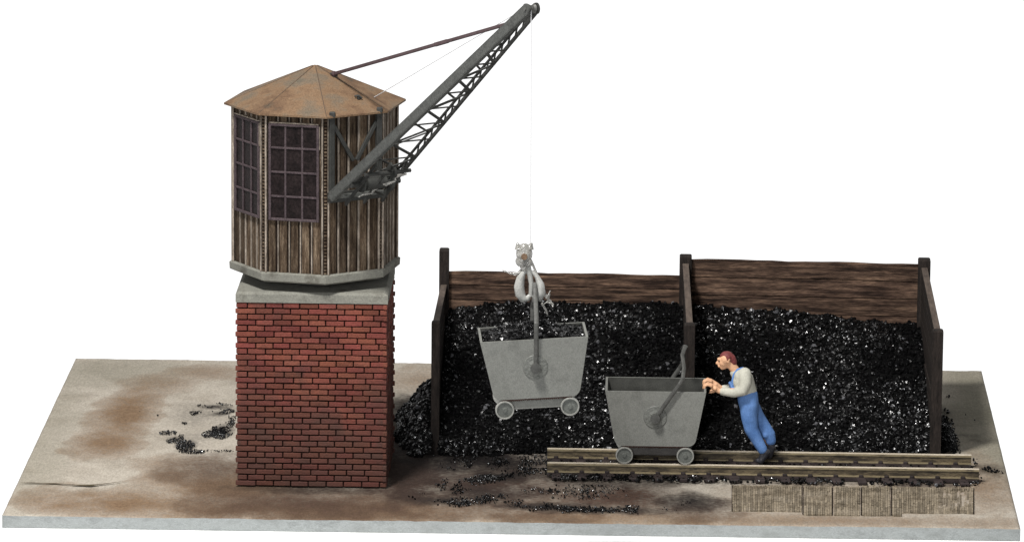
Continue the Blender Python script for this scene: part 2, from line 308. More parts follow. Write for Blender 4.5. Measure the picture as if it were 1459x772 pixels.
def board():
    t = thing('base_board', ((BL+FR)/2).to_tuple()[:2]+(0,), 'thin rectangular diorama board with pale grey edges and sandy brown stained top, carrying everything', 'base board')
    nx, ny = 380, 170; V = []; 
    uu, vv = np.meshgrid(np.linspace(0, 1, nx), np.linspace(0, 1, ny))
    P = lambda a: np.array(a)[None, None, :]
    G = (P(FL)*(1-uu)[..., None]+P(FR)*uu[..., None])*(1-vv)[..., None]+(P(BL)*(1-uu)[..., None]+P(BR)*uu[..., None])*vv[..., None]
    X, Y = G[..., 0], G[..., 1]
    Z = (fbm(X*2.2, Y*2.2, 1)-.5)*.02+(fbm(X*9, Y*9, 2)-.5)*.012
    edge = np.minimum.reduce([uu*nx, (1-uu)*nx, vv*ny, (1-vv)*ny]); Z = Z-.012*(edge < .5)
    Z = Z-.018
    st = stain_shade_maps(X, Y)
    o = t; org = wpos(t)
    v = np.stack([X, Y, Z], -1).reshape(-1, 3)-np.array(org)
    idx = np.arange(nx*ny).reshape(ny, nx)
    q = np.stack([idx[:-1, :-1], idx[:-1, 1:], idx[1:, 1:], idx[1:, :-1]], -1).reshape(-1, 4)
    loop = list(idx[0, :])+list(idx[1:, -1])+list(idx[-1, ::-1][1:])+list(idx[::-1, 0][1:-1])
    nb = len(v); low = v[loop].copy(); low[:, 2] = -TH-.03
    # chipped lower edge: front corners as in the photo
    v = np.concatenate([v, low]); n = len(loop)
    side = [(loop[i], nb+i, nb+(i+1) % n, loop[(i+1) % n]) for i in range(n)]
    me = bpy.data.meshes.new('board'); me.from_pydata(v.tolist(), [], q.tolist()+side+[tuple(nb+i for i in range(n))[::-1]])
    me.materials.append(ground_mat()); me.materials.append(M['edge'])
    mi = np.zeros(len(me.polygons), int); mi[len(q):] = 1; me.polygons.foreach_set('material_index', mi)
    sm = np.zeros(len(me.polygons), bool); sm[:len(q)] = True; me.polygons.foreach_set('use_smooth', sm)
    ca = me.color_attributes.new('stain_shade', 'FLOAT_COLOR', 'POINT'); a = np.zeros((len(v), 4), np.float32)
    for k in range(4): a[:nx*ny, k] = st[k].reshape(-1)
    ca.data.foreach_set('color', a.reshape(-1)); me.update()
    b = bpy.data.objects.new('board', me); C.objects.link(b); b.parent = t
    # paving of small setts let into the front edge
    pv = MB(); a0, a1, a2, a3 = onz(1043, 727), onz(1387, 731), onz(1387, 694), onz(1043, 690)
    nxs = 104; gaps = [.293, .415, .535, .66]
    for i in range(nxs):
        f0 = (i+.07)/nxs; f1 = (i+.93)/nxs
        if any(abs((i+.5)/nxs-g) < .5/nxs for g in gaps): continue
        r0 = 0.0
        cut = .12*(f0 > .293)*(f0 < .70)
        v0 = -cut
        while v0 < .995:
            v1 = min(1.0, v0+rnd.uniform(.12, .40))
            e = lambda f, g: (a0*(1-f)+a1*f)*(1-g)+(a3*(1-f)+a2*f)*g
            worn = fbm(f0*9, v0*3, 21)
            h = -.027+.042*min(1, max(0, worn*1.9-.30))+rnd.uniform(0, .006)
            pts = [e(f0, v0+.006), e(f1, v0+.006), e(f1, v1-.006), e(f0, v1-.006)]
            pv.hexa([p+Vector((0, 0, -.03)) for p in pts]+[p+Vector((rnd.uniform(-.002, .002), 0, h+rnd.uniform(-.002, .002)+.0)) for p in pts]); v0 = v1
    pv.build('paving', M['sett'], t)
    for g in [0.0]+gaps+[1.0]:
        jt = MB()
        e = lambda f, k: (a0*(1-f)+a1*f)*(1-k)+(a3*(1-f)+a2*f)*k
        jt.bar(e(g, -.1 if .2 < g < .7 else 0), e(g, .97), .012, .012)
        jt.build('paving_joint', M['groove'], t)
    ck = MB(); pl = [(28, 687, .004), (45, 687.2, .028), (60, 688, .018), (78, 688.2, .03), (95, 689.5, .016), (112, 690.6, .035), (130, 690.8, .055), (138, 690, .03), (150, 688.5, .022), (165, 686.6, .012), (182, 684.5, .003)]
    for s in (0,):
        top = [onz(x, y, .004)+Vector((0, w, 0)) for x, y, w in pl]; bot = [onz(x, y, .004)-Vector((0, w, 0)) for x, y, w in pl]
        n = len(pl); ck.add(top+bot, [(i, i+1, n+i+1, n+i) for i in range(n-1)])
    ck.build('crack', [M['crack'], M['crack_lip']], t)
    return t
def ground_mat():
    m = bpy.data.materials.new('stained_sand'); m.use_nodes = True; t = m.node_tree; N = t.nodes; L = t.links; p = N['Principled BSDF']
    c = N.new('ShaderNodeTexCoord')
    def noise(sc, d=6):
        n = N.new('ShaderNodeTexNoise'); n.inputs['Scale'].default_value = sc; n.inputs['Detail'].default_value = d; L.new(c.outputs['Object'], n.inputs['Vector']); return n.outputs['Fac']
    def ramp(x, cols, lo=.3, hi=.7):
        r = N.new('ShaderNodeValToRGB'); e = r.color_ramp.elements
        while len(e) < len(cols): e.new(.5)
        for i, k in enumerate(cols): e[i].position = lo+(hi-lo)*i/(len(cols)-1); e[i].color = (*k, 1)
        L.new(x, r.inputs[0]); return r.outputs[0]
    def mix(f, a, b):
        x = N.new('ShaderNodeMix'); x.data_type = 'RGBA'; L.new(f, x.inputs[0]); L.new(a, x.inputs[6]); L.new(b, x.inputs[7]); return x.outputs[2]
    at = N.new('ShaderNodeAttribute'); at.attribute_name = 'stain_shade'; sp = N.new('ShaderNodeSeparateColor'); L.new(at.outputs['Color'], sp.inputs[0])
    n1 = noise(.9); n2 = noise(14)
    mpg = N.new('ShaderNodeMapping'); mpg.inputs['Scale'].default_value = (1, .35, 1); L.new(c.outputs['Object'], mpg.inputs[0])
    ng = N.new('ShaderNodeTexNoise'); ng.inputs['Scale'].default_value = 34; ng.inputs['Detail'].default_value = 4; ng.inputs['Roughness'].default_value = .8; L.new(mpg.outputs[0], ng.inputs['Vector']); nf = ng.outputs['Fac']
    def mask(x, ns, k=.7):
        a = N.new('ShaderNodeMath'); a.operation = 'MULTIPLY_ADD'; L.new(ns, a.inputs[0]); a.inputs[1].default_value = k; a.inputs[2].default_value = -k/2+.14
        b = N.new('ShaderNodeMath'); b.operation = 'ADD'; L.new(a.outputs[0], b.inputs[0]); L.new(x, b.inputs[1])
        g = N.new('ShaderNodeMath'); g.operation = 'MULTIPLY'; b.use_clamp = True; L.new(b.outputs[0], g.inputs[0]); 
        s = N.new('ShaderNodeMath'); s.operation = 'MULTIPLY'; s.use_clamp = True; L.new(x, s.inputs[0]); s.inputs[1].default_value = 6; L.new(s.outputs[0], g.inputs[1]); return g.outputs[0]
    col = ramp(n1, [(.26, .228, .185), (.36, .325, .275), (.30, .268, .222)])
    col = mix(mask(at.outputs['Alpha'], n2, .3), col, ramp(n2, [(.17, .158, .12), (.215, .20, .155)]))
    col = mix(mask(sp.outputs[0], n2), col, ramp(n2, [(.125, .078, .046), (.195, .132, .082)]))
    col = mix(mask(sp.outputs[1], n2), col, ramp(n2, [(.030, .018, .013), (.070, .043, .032)]))
    col = mix(mask(sp.outputs[2], n2, .9), col, ramp(n2, [(.005, .0045, .0045), (.020, .016, .015)]))
    r2 = N.new('ShaderNodeMapRange'); r2.inputs['From Min'].default_value = .25; r2.inputs['From Max'].default_value = .75; r2.inputs['To Min'].default_value = .68; r2.inputs['To Max'].default_value = 1.34; L.new(nf, r2.inputs['Value'])
    mx = N.new('ShaderNodeVectorMath'); mx.operation = 'SCALE'; L.new(col, mx.inputs[0]); L.new(r2.outputs[0], mx.inputs['Scale'])
    L.new(mx.outputs[0], p.inputs['Base Color']); p.inputs['Roughness'].default_value = .9; p.inputs['Specular IOR Level'].default_value = .12
    b = N.new('ShaderNodeBump'); b.inputs['Strength'].default_value = .5; b.inputs['Distance'].default_value = .015; L.new(noise(40, 5), b.inputs['Height']); L.new(b.outputs[0], p.inputs['Normal'])
    return m
M['edge'] = mat('grey_board_edge', [(.19, .202, .20), (.255, .272, .27), (.20, .212, .208)], scale=2.5, stretch=(1, 1, 2), rough=.85, spec=.1, fine=.08, fscale=40, bump=.3)
M['crack_lip'] = mat('raised_sand', [(.24, .21, .13), (.30, .27, .19)], scale=5, rough=.9, spec=.1, fine=.15)
board()

# ------------------------------------------------------------------ brick pier
p0, p1 = onz(337, 692), onz(550, 694)
PX0, PX1, PY0 = p0.x+.01, p1.x-.0, (p0.y+p1.y)/2
PS = PX1-PX0; PY1 = PY0+PS
PH = ony(444, 432.0, PY0).z
PC = Vector(((PX0+PX1)/2, (PY0+PY1)/2, 0))
def pier():
    t = thing('brick_pier', PC, 'square red brick pier with grey concrete cap under the wooden crane house', 'brick pier')
    b = MB(); rows = 32; rh = PH/rows; bl = PS/8.35; dep = .06; g = .02
    b.box((PC.x, PC.y, PH/2), (PS-.085, PS-.085, PH-.004), mi=1)
    for r in range(rows):
        z = (r+.5)*rh
        for side in range(4):
            off = (.5 if r % 2 else 0.0)*bl
            edgeo = (.034 if (r % 2 == side % 2) else -.006)
            x = -PS/2-edgeo; first = True; lim = PS/2+edgeo*.3
            nx = -PS/2+(.16 if (r+side) % 2 else .29*1.0)
            while x < lim-.01:
                x1 = min(nx, lim)
                if lim-x1 < .09: x1 = lim
                w = x1-x-g*.9
                if r == rows-1 and rnd.random() < .28: pass
                hgt = rh-g+rnd.uniform(-.002, .002)
                pr = rnd.uniform(-.005, .009)
                cx = (x+x1)/2; cy = -PS/2+dep/2-pr-.004
                R = Matrix.Rotation(side*PI/2, 3, 'Z')
                b.box(PC+Vector((0, 0, z+rnd.uniform(-.002, .002)))+R @ Vector((cx, cy, 0)), (w, dep, hgt), R @ Matrix.Rotation(rnd.uniform(-.008, .008), 3, 'Y'), bev=.007, jit=.0022)
                x = x1; nx = x+bl*rnd.uniform(.94, 1.06)
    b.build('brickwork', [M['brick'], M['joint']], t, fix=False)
    s = MB(); h = .175; o = .02; i_ = .11
    lo = [(-1, -1), (1, -1), (1, 1), (-1, 1)]; hs = PS/2
    ring = lambda e, z: [PC+Vector((a*(hs+e), c*(hs+e), z)) for a, c in lo]
    rs = [ring(o, PH+.004), ring(o, PH+.13), ring(o-.05, PH+.165)]
    vs = sum(rs, []); fs = [(3, 2, 1, 0), (8, 9, 10, 11)]
    for k in range(2):
        for j in range(4): fs.append((4*k+j, 4*k+(j+1) % 4, 4*k+4+(j+1) % 4, 4*k+4+j))
    s.add(vs, fs); s.build('cap', M['concrete'], t)
pier()
CAPZ = PH+.165

# ------------------------------------------------------------------ crane
cc = ony(448.8, 380, PC.y); CX, CY = cc.x, PC.y
A0 = -10.5
RW = 118.5/ (pix((CX+1, CY, 3.5))[0]-pix((CX, CY, 3.5))[0])
def oct(k, R, z): a = math.radians(A0+45*k); return Vector((CX+R*math.cos(a), CY-R*math.sin(a), z))
ZR0 = ony(470, 407, CY-RW*.99).z; ZW0 = ony(466, 393, CY-RW*.99).z; RE = RW*1.095
ZE = ony(470, 167.0, CY-RE*.98).z; ZA = ony(450, 92, CY).z
crane = thing('slewing_crane', (CX, CY, CAPZ), 'octagonal wooden crane house with rusty roof and long lattice jib on the brick pier', 'crane')
def roof_z(x, y):
    v = Vector((x-CX, y-CY, 0)); best = 1e9
    for k in range(8):
        a = math.radians(A0+45*k+22.5); n = Vector((math.cos(a), -math.sin(a), 0)); h = v.dot(n)/(RE*math.cos(PI/8)); best = min(best, 1-h)
    return ZE+(ZA-ZE)*best
def face(k):   # face between vertex k and k+1 : centre, tangent, outward normal (seen from outside: +t goes to the right)
    a = oct(k+1, RW, 0); b = oct(k, RW, 0); t = (b-a).normalized(); m = (a+b)/2; n = Vector((m.x-CX, m.y-CY, 0)).normalized(); return m, t, n, (b-a).length
def hut():
    # bearing and floor ring
    rg = MB(); rg.lathe((CX, CY, CAPZ+.002), (0, 0, 1), [(.62, 0), (.62, ZR0-CAPZ+.02)], 40, smooth=False); rg.build('bearing', M['iron_dark'], crane)
    rg = MB(); prof = [(RW*.97, ZR0), (RW*1.03, ZR0+.035), (RW*1.035, ZW0-.01), (RW*1.0, ZW0+.008)]
    vs = [oct(k, r, z) for r, z in prof for k in range(8)]; fs = [tuple(range(8))]+[tuple(24+i for i in range(8))[::-1]]
    for i in range(3):
        for k in range(8): fs.append((8*i+k, 8*i+(k+1) % 8, 8*i+8+(k+1) % 8, 8*i+8+k))
    rg.add(vs, fs); rg.build('floor_ring', M['concrete'], crane)
    wl = MB(); zt = ZE-.0
    core = [oct(k, RW-.045, ZW0) for k in range(8)]; wl.prism(core, (0, 0, zt-ZW0), 1)
    for k in range(8):
        m, t, n, L = face(k); R = Matrix((t, n, Vector((0, 0, 1)))).transposed(); npk = 5; pw = (L-.10)/npk
        for i in range(npk):
            x = -L/2+.05+(i+.5)*pw
            wl.box(m+t*x-n*.028+Vector((0, 0, (ZW0+zt)/2)), (pw-.062+rnd.uniform(-.008, .008), .03, zt-ZW0-.01), R, .004, 0, jit=.002)
            if i < npk-1:
                xb = x+pw/2; wl.box(m+t*(xb+.010)-n*.018+Vector((0, 0, (ZW0+zt)/2)), (.020, .035, zt-ZW0-.012), R, .003, 2, jit=.001)
    wl.build('wall', [M['plank'], M['groove'], M['batten']], crane, fix=False)
    for k in range(8):
        cp = MB(); v = oct(k, RW, 0); n = Vector((v.x-CX, v.y-CY, 0)).normalized(); t = Vector((-n.y, n.x, 0)); R = Matrix((t, n, Vector((0, 0, 1)))).transposed()
        zc = (ZW0+zt)/2; H = zt-ZW0-.008
        cp.box(v-n*.045+Vector((0, 0, zc)), (.125, .05, H), R, .003, 1)
        cp.box(v-n*.02-t*.048+Vector((0, 0, zc)), (.026, .052, H), R, .005, 0); cp.box(v-n*.02+t*.048+Vector((0, 0, zc)), (.026, .052, H), R, .005, 0)
        ns = 46
        for i in range(ns): cp.box(v-n*.022+Vector((0, 0, ZW0+H*(i+.5)/ns)), (.045, .034, H/ns*.55), R, .004, 2)
        cp.build('corner_post', [M['batten'], M['groove'], M['plank']], crane, fix=False)
    # roof
    rf = MB(); th = .028; ap = Vector((CX, CY, ZA)); 
    for k in range(8):
        a, b = oct(k, RE, ZE), oct(k+1, RE, ZE); a2, b2 = oct(k, .035, ZA-.014), oct(k+1, .035, ZA-.014); d = Vector((0, 0, th))
        rf.add([a, b, b2, a2], [(0, 1, 2, 3)]); rf.add([a, b, b-d, a-d], [(0, 3, 2, 1)]); rf.add([a-d, b-d, oct(k+1, RW*.9, ZE-d.z+.03), oct(k, RW*.9, ZE-d.z+.03)], [(0, 3, 2, 1)])
    rf.add([oct(k, .035, ZA-.014) for k in range(8)], [tuple(range(8))])
    roof = rf.build('roof', M['roof'], crane)
    sm = MB()
    for k in range(8): sm.bar(oct(k, RE*.99, ZE+.0), oct(k, .05, ZA-.02), .013, .012)
    sm.build('seam', M['seam'], roof)
    for (px, py) in ((476, 110), (511, 142)):
        best = None
        for s in range(400):   # walk the ray to the roof surface
            P = CAM+ray(px, py)*(82+s*.01)
            if P.z < roof_z(P.x, P.y) and (P.x-CX)**2+(P.y-CY)**2 < RE*RE: best = P; break
        if best is None: continue
        e = MB(); e.box(best+Vector((0, 0, .03)), (.05, .05, .07), Matrix.Rotation(.6, 3, 'Z'), .008)
        e.tube([best+Vector((-.06, 0, .05)), best+Vector((0, -.02, .065)), best+Vector((.05, 0, .02))], .016, 8); e.build('roof_hook', M['iron_dark'], roof)
        HK.append(best)
    # windows on the two faces that carry them
    def window(k, x0, x1, z0, z1):
        m, t, n, L = face(k); R = Matrix((t, n, Vector((0, 0, 1)))).transposed(); f = MB(); w = x1-x0; h = z1-z0
        at = lambda x, z, d: m+t*x+n*d+Vector((0, 0, z))
        for x in (x0+.02, x1-.02): f.box(at(x, (z0+z1)/2, .012), (.04, .05, h), R, .006)
        for z in (z0+.02, z1-.02): f.box(at((x0+x1)/2, z, .0135), (w-.082, .05, .04), R, .006)
        for i in (1, 2): f.box(at(x0+w*i/3, (z0+z1)/2, .010), (.031, .036, h-.082), R, .005)
        for i in (1, 2, 3): f.box(at((x0+x1)/2, z0+h*i/4, .0115), (w-.082, .036, .031), R, .005)
        o = f.build('window', M['winframe'], crane, fix=False)
        p = MB(); p.box(at((x0+x1)/2, (z0+z1)/2, .004), (w-.06, .012, h-.06), R); p.build('pane', M['pane'], o)
        tr = MB(); tr.box(at((x0+x1)/2, z1+.012, .012), (w-.02, .046, .02), R, .004); tr.box(at(x1+.008, z1-.2, .012), (.014, .04, .36), R, .004); tr.build('trim', M['batten'], o)
    m, t, n, L = face(2)   # left face (vertices 2,3 -> a=81,126)
    zf0 = ony(424, 315, m.y).z; zf1 = ony(424, 177, m.y).z
    window(2, -.40, .40, zf0, zf1)
    m, t, n, L = face(3); zl0 = ony(352, 301, m.y).z
    window(3, -.37, .41, zf0, zf1)
HK = []
hut()

def jib():
    k = 1; m, t, n, L = face(k); Z = Vector((0, 0, 1))
    base = m+n*.10
    lf = ony(477, 281, (base-t*L*.46).y); z0 = lf.z
    bl = Vector(((base-t*L*.47).x, (base-t*L*.47).y, z0)); br = Vector(((base+t*L*.47).x, (base+t*L*.47).y, z0))
    # solve the tip on the vertical plane through the jib axis
    lo, hi = 1.0, 9.0
    for _ in range(60):
        mid = (lo+hi)/2; q = base+n*mid; P = ony(757, 13, q.y)
        if P.x > q.x: lo = mid
        else: hi = mid
    q = base+n*mid; tip = Vector((q.x, q.y, ony(757, 13, q.y).z))
    print('JIB reach', mid, 'tip', tip, 'z0', z0)
    ax = (tip-(bl+br)/2).normalized(); up = t.cross(ax); up = up if up.z > 0 else -up
    jb = MB(); hw = .085
    tl, tr_ = tip-t*hw, tip+t*hw
    D = .135
    beamL, beamR = MB(), MB()
    B, a, b = beamL, bl, tl
    B.bar(a, b, .028, D, up, .004); B.bar(a+up*(D/2+.006)+t*.022, b+up*(D/2+.006)+t*.022, .07, .014, up, .003); B.bar(a-up*(D/2+.006)+t*.022, b-up*(D/2+.006)+t*.022, .07, .014, up, .003)
    B.lathe(b-t*.014, t, [(.0, 0), (D*.62, 0), (D*.62, .028), (0, .028)], 24)
    B, a, b = beamR, br, tr_
    for h, hh in ((D/2-.012, .03), (-D/2+.02, .05)): B.bar(a+up*h, b+up*h, .04, hh, up, .004)
    ng = 22
    for i in range(ng):
        p = a.lerp(b, i/ng); q = a.lerp(b, (i+.55)/ng); B.bar(p-up*(D/2-.03), q+up*(D/2-.02), .018, .02, t)
    B.bar(a.lerp(b, .93), b, .03, D, up, .004); B.lathe(b-t*.014, t, [(.0, 0), (D*.62, 0), (D*.62, .028), (0, .028)], 24)
    root = MB(); root.bar(bl-t*.02, br+t*.02, .10, .06, Z, .006); J = root.build('jib', M['iron'], crane)
    beamL.build('side_beam', M['jib_plate'], J, fix=False); beamR.build('side_beam', M['iron_dark'], J, fix=False)  # right beam in darker iron: its shade is put into the colour
    Lp = lambda s, h: bl.lerp(tl, s)+up*h; Rp = lambda s, h: br.lerp(tr_, s)+up*h
    # lacing in the upper and lower planes, bays shorten towards the tip
    st = [0.0]; w = .115
    while st[-1] < .80: st.append(st[-1]+w); w *= .94
    st = [x*.80/st[-1] for x in st]
    for h, ph, bw in ((-D/2, 0, .048), (D/2-.004, 1, .034)):
        lc = MB()
        for i in range(len(st)-1):
            a, b = st[i], st[i+1]
            if (i+ph) % 2: lc.bar(Lp(a, h), Rp(b, h), bw, .014, up)
            else: lc.bar(Rp(a, h), Lp(b, h), bw, .014, up)
            if ph == 0: lc.bar(Lp(b, h+.016), Rp(b, h+.016), bw*.7, .012, up)
        lc.build('lacing', M['iron_dark'], J, fix=False)
    # side lacing: small posts in the outer beam, plates and winch clutter at the foot
    wn = MB()
    a, b = Lp(.10, -.10), Rp(.10, -.10)
    wn.tube([a, b], .045, 14); wn.tube([a.lerp(b, .3), a.lerp(b, .7)], .10, 18)
    wn.lathe(a.lerp(b, .78), t, [(.0, 0), (.15, 0), (.15, .03), (0, .03)], 22); wn.lathe(a.lerp(b, .2), t, [(.0, 0), (.13, 0), (.13, .03), (0, .03)], 22)
    a, b = Lp(.17, -.14), Rp(.17, -.14); wn.tube([a, b], .03, 10); wn.lathe(a.lerp(b, .6), t, [(.0, 0), (.09, 0), (.09, .04), (0, .04)], 18)
    for f in (.15, .5, .85): wn.bar(Lp(.02, -.2).lerp(Rp(.02, -.2), f), Lp(.2, -.08).lerp(Rp(.2, -.08), f), .03, .05, up)
    wn.build('winch', M['iron_dark'], J, fix=False)
    gl = MB(); gp = [Lp(.05+.014*i, -.19+.03*math.sin(i*2.1)).lerp(Rp(.05+.014*i, -.18+.03*math.cos(i*1.7)), .30+.07*i)+t*.05*math.sin(i*3.3) for i in range(10)]
    gl.tube(gp, [.010, .022, .014, .03, .012, .026, .014, .03, .018, .008], 8)
    gl.build('glue_residue', M['plastic'], J, fix=False)
    sh = MB(); sh.lathe(tip-t*.05, t, [(0, 0), (.075, 0), (.055, .03), (.055, .07), (.075, .10), (0, .10)], 22); sh.tube([tip-t*.12, tip+t*.12], .025, 10)
    sh.build('pulley', M['bail'], J, fix=False)
    # frame on the house wall: two uprights, sill, two braces
    fr = MB(); zt = ZE-.01; o = n*.045
    for s in (-1, 1): fr.bar(m+t*s*L*.42+o+Z*(z0-.05), m+t*s*L*.42+o+Z*zt, .085, .07, n, .006); fr.box(m+t*s*L*.42+n*.07+Z*(zt+.03), (.09, .09, .08), None, .01)
    for s in (-1, 1): fr.bar(m+t*s*L*.38+o*.9+Z*(zt-.15), m+t*s*.03+o*.9+Z*(z0+.52), .06, .045, n, .004)
    fr.bar(m-t*L*.47+o+Z*(z0-.02), m+t*L*.47+o+Z*(z0-.02), .07, .16, Z, .006)
    fr.build('bracket_frame', M['iron_dark'], crane, fix=False)
    # tie rod and ropes
    e = HK[0]+Vector((0, 0, .05)); 
    s_ = .90; tg = Lp(s_, .09).lerp(Rp(s_, .09), .5)
    td = MB(); mid = e.lerp(tg, .5); td.hexa
    for a, b, wa in ((e, e.lerp(tg, .45), .05), (e.lerp(tg, .45), tg, .055)): td.bar(a, b, wa, .05, Z, .006, ext=.004)
    td.box(e.lerp(tg, .62), (.05, .4, .062), Matrix((t, (tg-e).normalized(), t.cross((tg-e).normalized()))).transposed(), .006)
    td.ball(e, .045); td.ball(tg, .05)
    td.build('tie_rod', M['rod'], crane, fix=False)
    rp = MB(); top = tip+up*.06
    rs = HK[1]+Vector((.22, 0, .03)); P = None
    for s in range(400):
        P = CAM+ray(533, 139)*(82+s*.01)
        if P.z < roof_z(P.x, P.y) and (P.x-CX)**2+(P.y-CY)**2 < RE*RE: break
    rp.tube([P, top.lerp(P, .05), top], .0065, 6)
    rp.build('hoist_rope', M['cord'], crane)
    return tip, n, t
TIP, JN, JT = jib()
ROPE_Y = TIP.y; 

# ------------------------------------------------------------------ bunker
yF = onz(620, 644).y; yF2 = onz(1331, 644).y; YF = (yF+yF2)/2; YB = YF+3.6
bunk = thing('coal_bunker', (onz(980, 644).x, (YF+YB)/2, 0), 'two bay open fronted coal bunker of dark weathered boards and posts behind the track', 'coal bunker')
def side(pxf, pxb): return onz(pxf, 644).x, ony(pxb, 400, YB).x
XL, XLb = side(619, 633); XM, XMb = side(980, 976.5); XR, XRb = side(1331, 1316)
def bunker():
    def post(x, y, z, w=.15, d=.16, lean=0.0):
        b = MB(); b.hexa([Vector((x-w/2+lean, y-d/2, -.02)), Vector((x+w/2+lean, y-d/2, -.02)), Vector((x+w/2+lean, y+d/2, -.02)), Vector((x-w/2+lean, y+d/2, -.02)),
                 Vector((x-w/2, y-d/2, z-.03)), Vector((x+w/2, y-d/2, z-.03)), Vector((x+w/2, y+d/2, z-.02)), Vector((x-w/2, y+d/2, z-.02))])
        b.hexa([Vector((x-w/2, y-d/2, z-.03)), Vector((x+w/2, y-d/2, z-.03)), Vector((x+w/2, y+d/2, z-.02)), Vector((x-w/2, y+d/2, z-.02)),
                Vector((x-w/2+.02, y-d/2+.02, z)), Vector((x+w/2-.02, y-d/2+.02, z)), Vector((x+w/2-.02, y+d/2-.02, z)), Vector((x-w/2+.02, y+d/2-.02, z))])
        b.build('post', M['post_wood'], bunk)
    zb = [ony(633, 353, YB).z, ony(976, 362, YB).z, ony(1317, 367, YB).z]
    zf = [ony(619, 457, YF).z, ony(980, 460, YF).z, ony(1331, 469, YF).z]
    xs = [(XL, XLb), (XM, XMb), (XR, XRb)]
    for (xf, xb), a, b, w in zip(xs, zb, zf, (.13, .17, .17)):
        post(xb, YB-.06, a, w+.03, .2); post(xf, YF, b, w, .15)
    # side panels: boards laid lengthwise, cut to the sloping top
    tops = [ony(633, 404, YB).z, ony(976, 374, YB).z, ony(1316, 380, YB).z]
    for i, ((xf, xb), zt, zf_) in enumerate(zip(xs, tops, zf)):
        b = MB(); y0, y1 = YF+.08, YB-.17; n = 9; w = .07 if i else .06
        for k in range(n):
            f0, f1 = k/n, (k+1)/n-.012
            ht = lambda y: (zf_-.05)+(zt-zf_+.05)*(y-y0)/(y1-y0); xx = lambda y: xf+(xb-xf)*(y-y0)/(y1-y0)
            j = rnd.uniform(-.008, .008)
            lo = [Vector((xx(y)+s*w/2+j, y, ht(y)*f0)) for y, s in ((y0, -1), (y0, 1), (y1, 1), (y1, -1))]; hi = [Vector((xx(y)+s*w/2+j, y, ht(y)*f1)) for y, s in ((y0, -1), (y0, 1), (y1, 1), (y1, -1))]
            b.hexa(lo+hi)
        b.bar(Vector((xf, y0, zf_-.045)), Vector((xb, y1, zt+.005)), .10, .03, (0, 0, 1), .005, 1)
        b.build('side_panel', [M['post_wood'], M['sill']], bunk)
    for (xa, xb_, za, zc, nb) in ((XLb+.08, XMb-.09, ony(640, 385.5, YB).z, ony(968, 392, YB).z, 9), (XMb+.09, XRb-.09, ony(985, 368, YB).z, ony(1306, 375.5, YB).z, 8)):
        b = MB(); n = nb; Lx = xb_-xa
        for k in range(n):
            f0 = k/n; f1 = (k+1)/n; seg = 14; vs = []; y = YB+rnd.uniform(-.012, .012)
            for i in range(seg+1):
                s = i/seg; zt = za+(zc-za)*s; wob = (fbm([s*5.], [k*1.7], 5)[0]-.5)*.03; wob2 = (fbm([s*5.], [(k+1)*1.7], 5)[0]-.5)*.03 if k < n-1 else (fbm([s*7.], [31.], 5)[0]-.5)*.035
                for yy, z in ((y-.035, zt*f0+wob+.008), (y-.035, zt*f1+wob2-.008), (y+.03, zt*f1+wob2-.008), (y+.03, zt*f0+wob+.008)): vs.append(Vector((xa+Lx*s, yy, z)))
            fs = [(0, 1, 2, 3), tuple(4*seg+i for i in (3, 2, 1, 0))]
            for i in range(seg):
                for j in range(4): fs.append((4*i+j, 4*i+(j+1) % 4, 4*i+4+(j+1) % 4, 4*i+4+j))
            b.add(vs, fs)
        b.box(((xa+xb_)/2, YB+.045, min(za, zc)/2-.05), (Lx, .02, min(za, zc)-.15), mi=1)
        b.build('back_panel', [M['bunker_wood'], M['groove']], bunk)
M['sill'] = mat('worn_board_edge', [(.045, .034, .028), (.11, .085, .068)], scale=3, stretch=(6, 1, 6), rough=.85, fine=.2)
bunker()

# ------------------------------------------------------------------ coal
_ico = bmesh.new(); bmesh.ops.create_icosphere(_ico, subdivisions=1, radius=1); _ico.verts.index_update()
IV = np.array([v.co[:] for v in _ico.verts]); IF = np.array([[v.index for v in f.verts] for f in _ico.faces]); _ico.free()
def lump_arrays(P, r):
    n = len(P); s = NR.uniform(.62, 1.2, (n, 12, 1)); an = NR.uniform(.55, 1.25, (n, 1, 3))
    V = IV[None]*s*an*r[:, None, None]
    q = NR.normal(size=(n, 4)); q /= np.linalg.norm(q, axis=1)[:, None]; w, x, y, z = q.T
    R = np.stack([1-2*(y*y+z*z), 2*(x*y-z*w), 2*(x*z+y*w), 2*(x*y+z*w), 1-2*(x*x+z*z), 2*(y*z-x*w), 2*(x*z-y*w), 2*(y*z+x*w), 1-2*(x*x+y*y)], -1).reshape(n, 3, 3)
    V = np.einsum('nij,nkj->nki', R, V)+P[:, None, :]
    Fc = IF[None]+(np.arange(n)*12)[:, None, None]
    return V.reshape(-1, 3), Fc.reshape(-1, 3)
def stuff(name, label, P, r, bed=None, org=(0, 0, 0)):
    org = np.array(org, float); V, Fc = lump_arrays(np.asarray(P), np.asarray(r)); nf = len(Fc); nb = 0
    if bed is not None:
        bv, bf = bed; Fb = [tuple(i+len(V) for i in f) for f in bf]; V = np.concatenate([V, bv]); nb = len(Fb); faces = Fc.tolist()+Fb
    else: faces = Fc.tolist()
    me = bpy.data.meshes.new(name); me.from_pydata((V-org).tolist(), [], faces); me.materials.append(M['coal']); me.materials.append(M['coal_bed'])
    mi = np.zeros(nf+nb, int); mi[nf:] = 1; me.polygons.foreach_set('material_index', mi); me.update()
    o = bpy.data.objects.new(name, me); C.objects.link(o); o.location = org; return tag(o, label, 'coal', None, 'stuff')
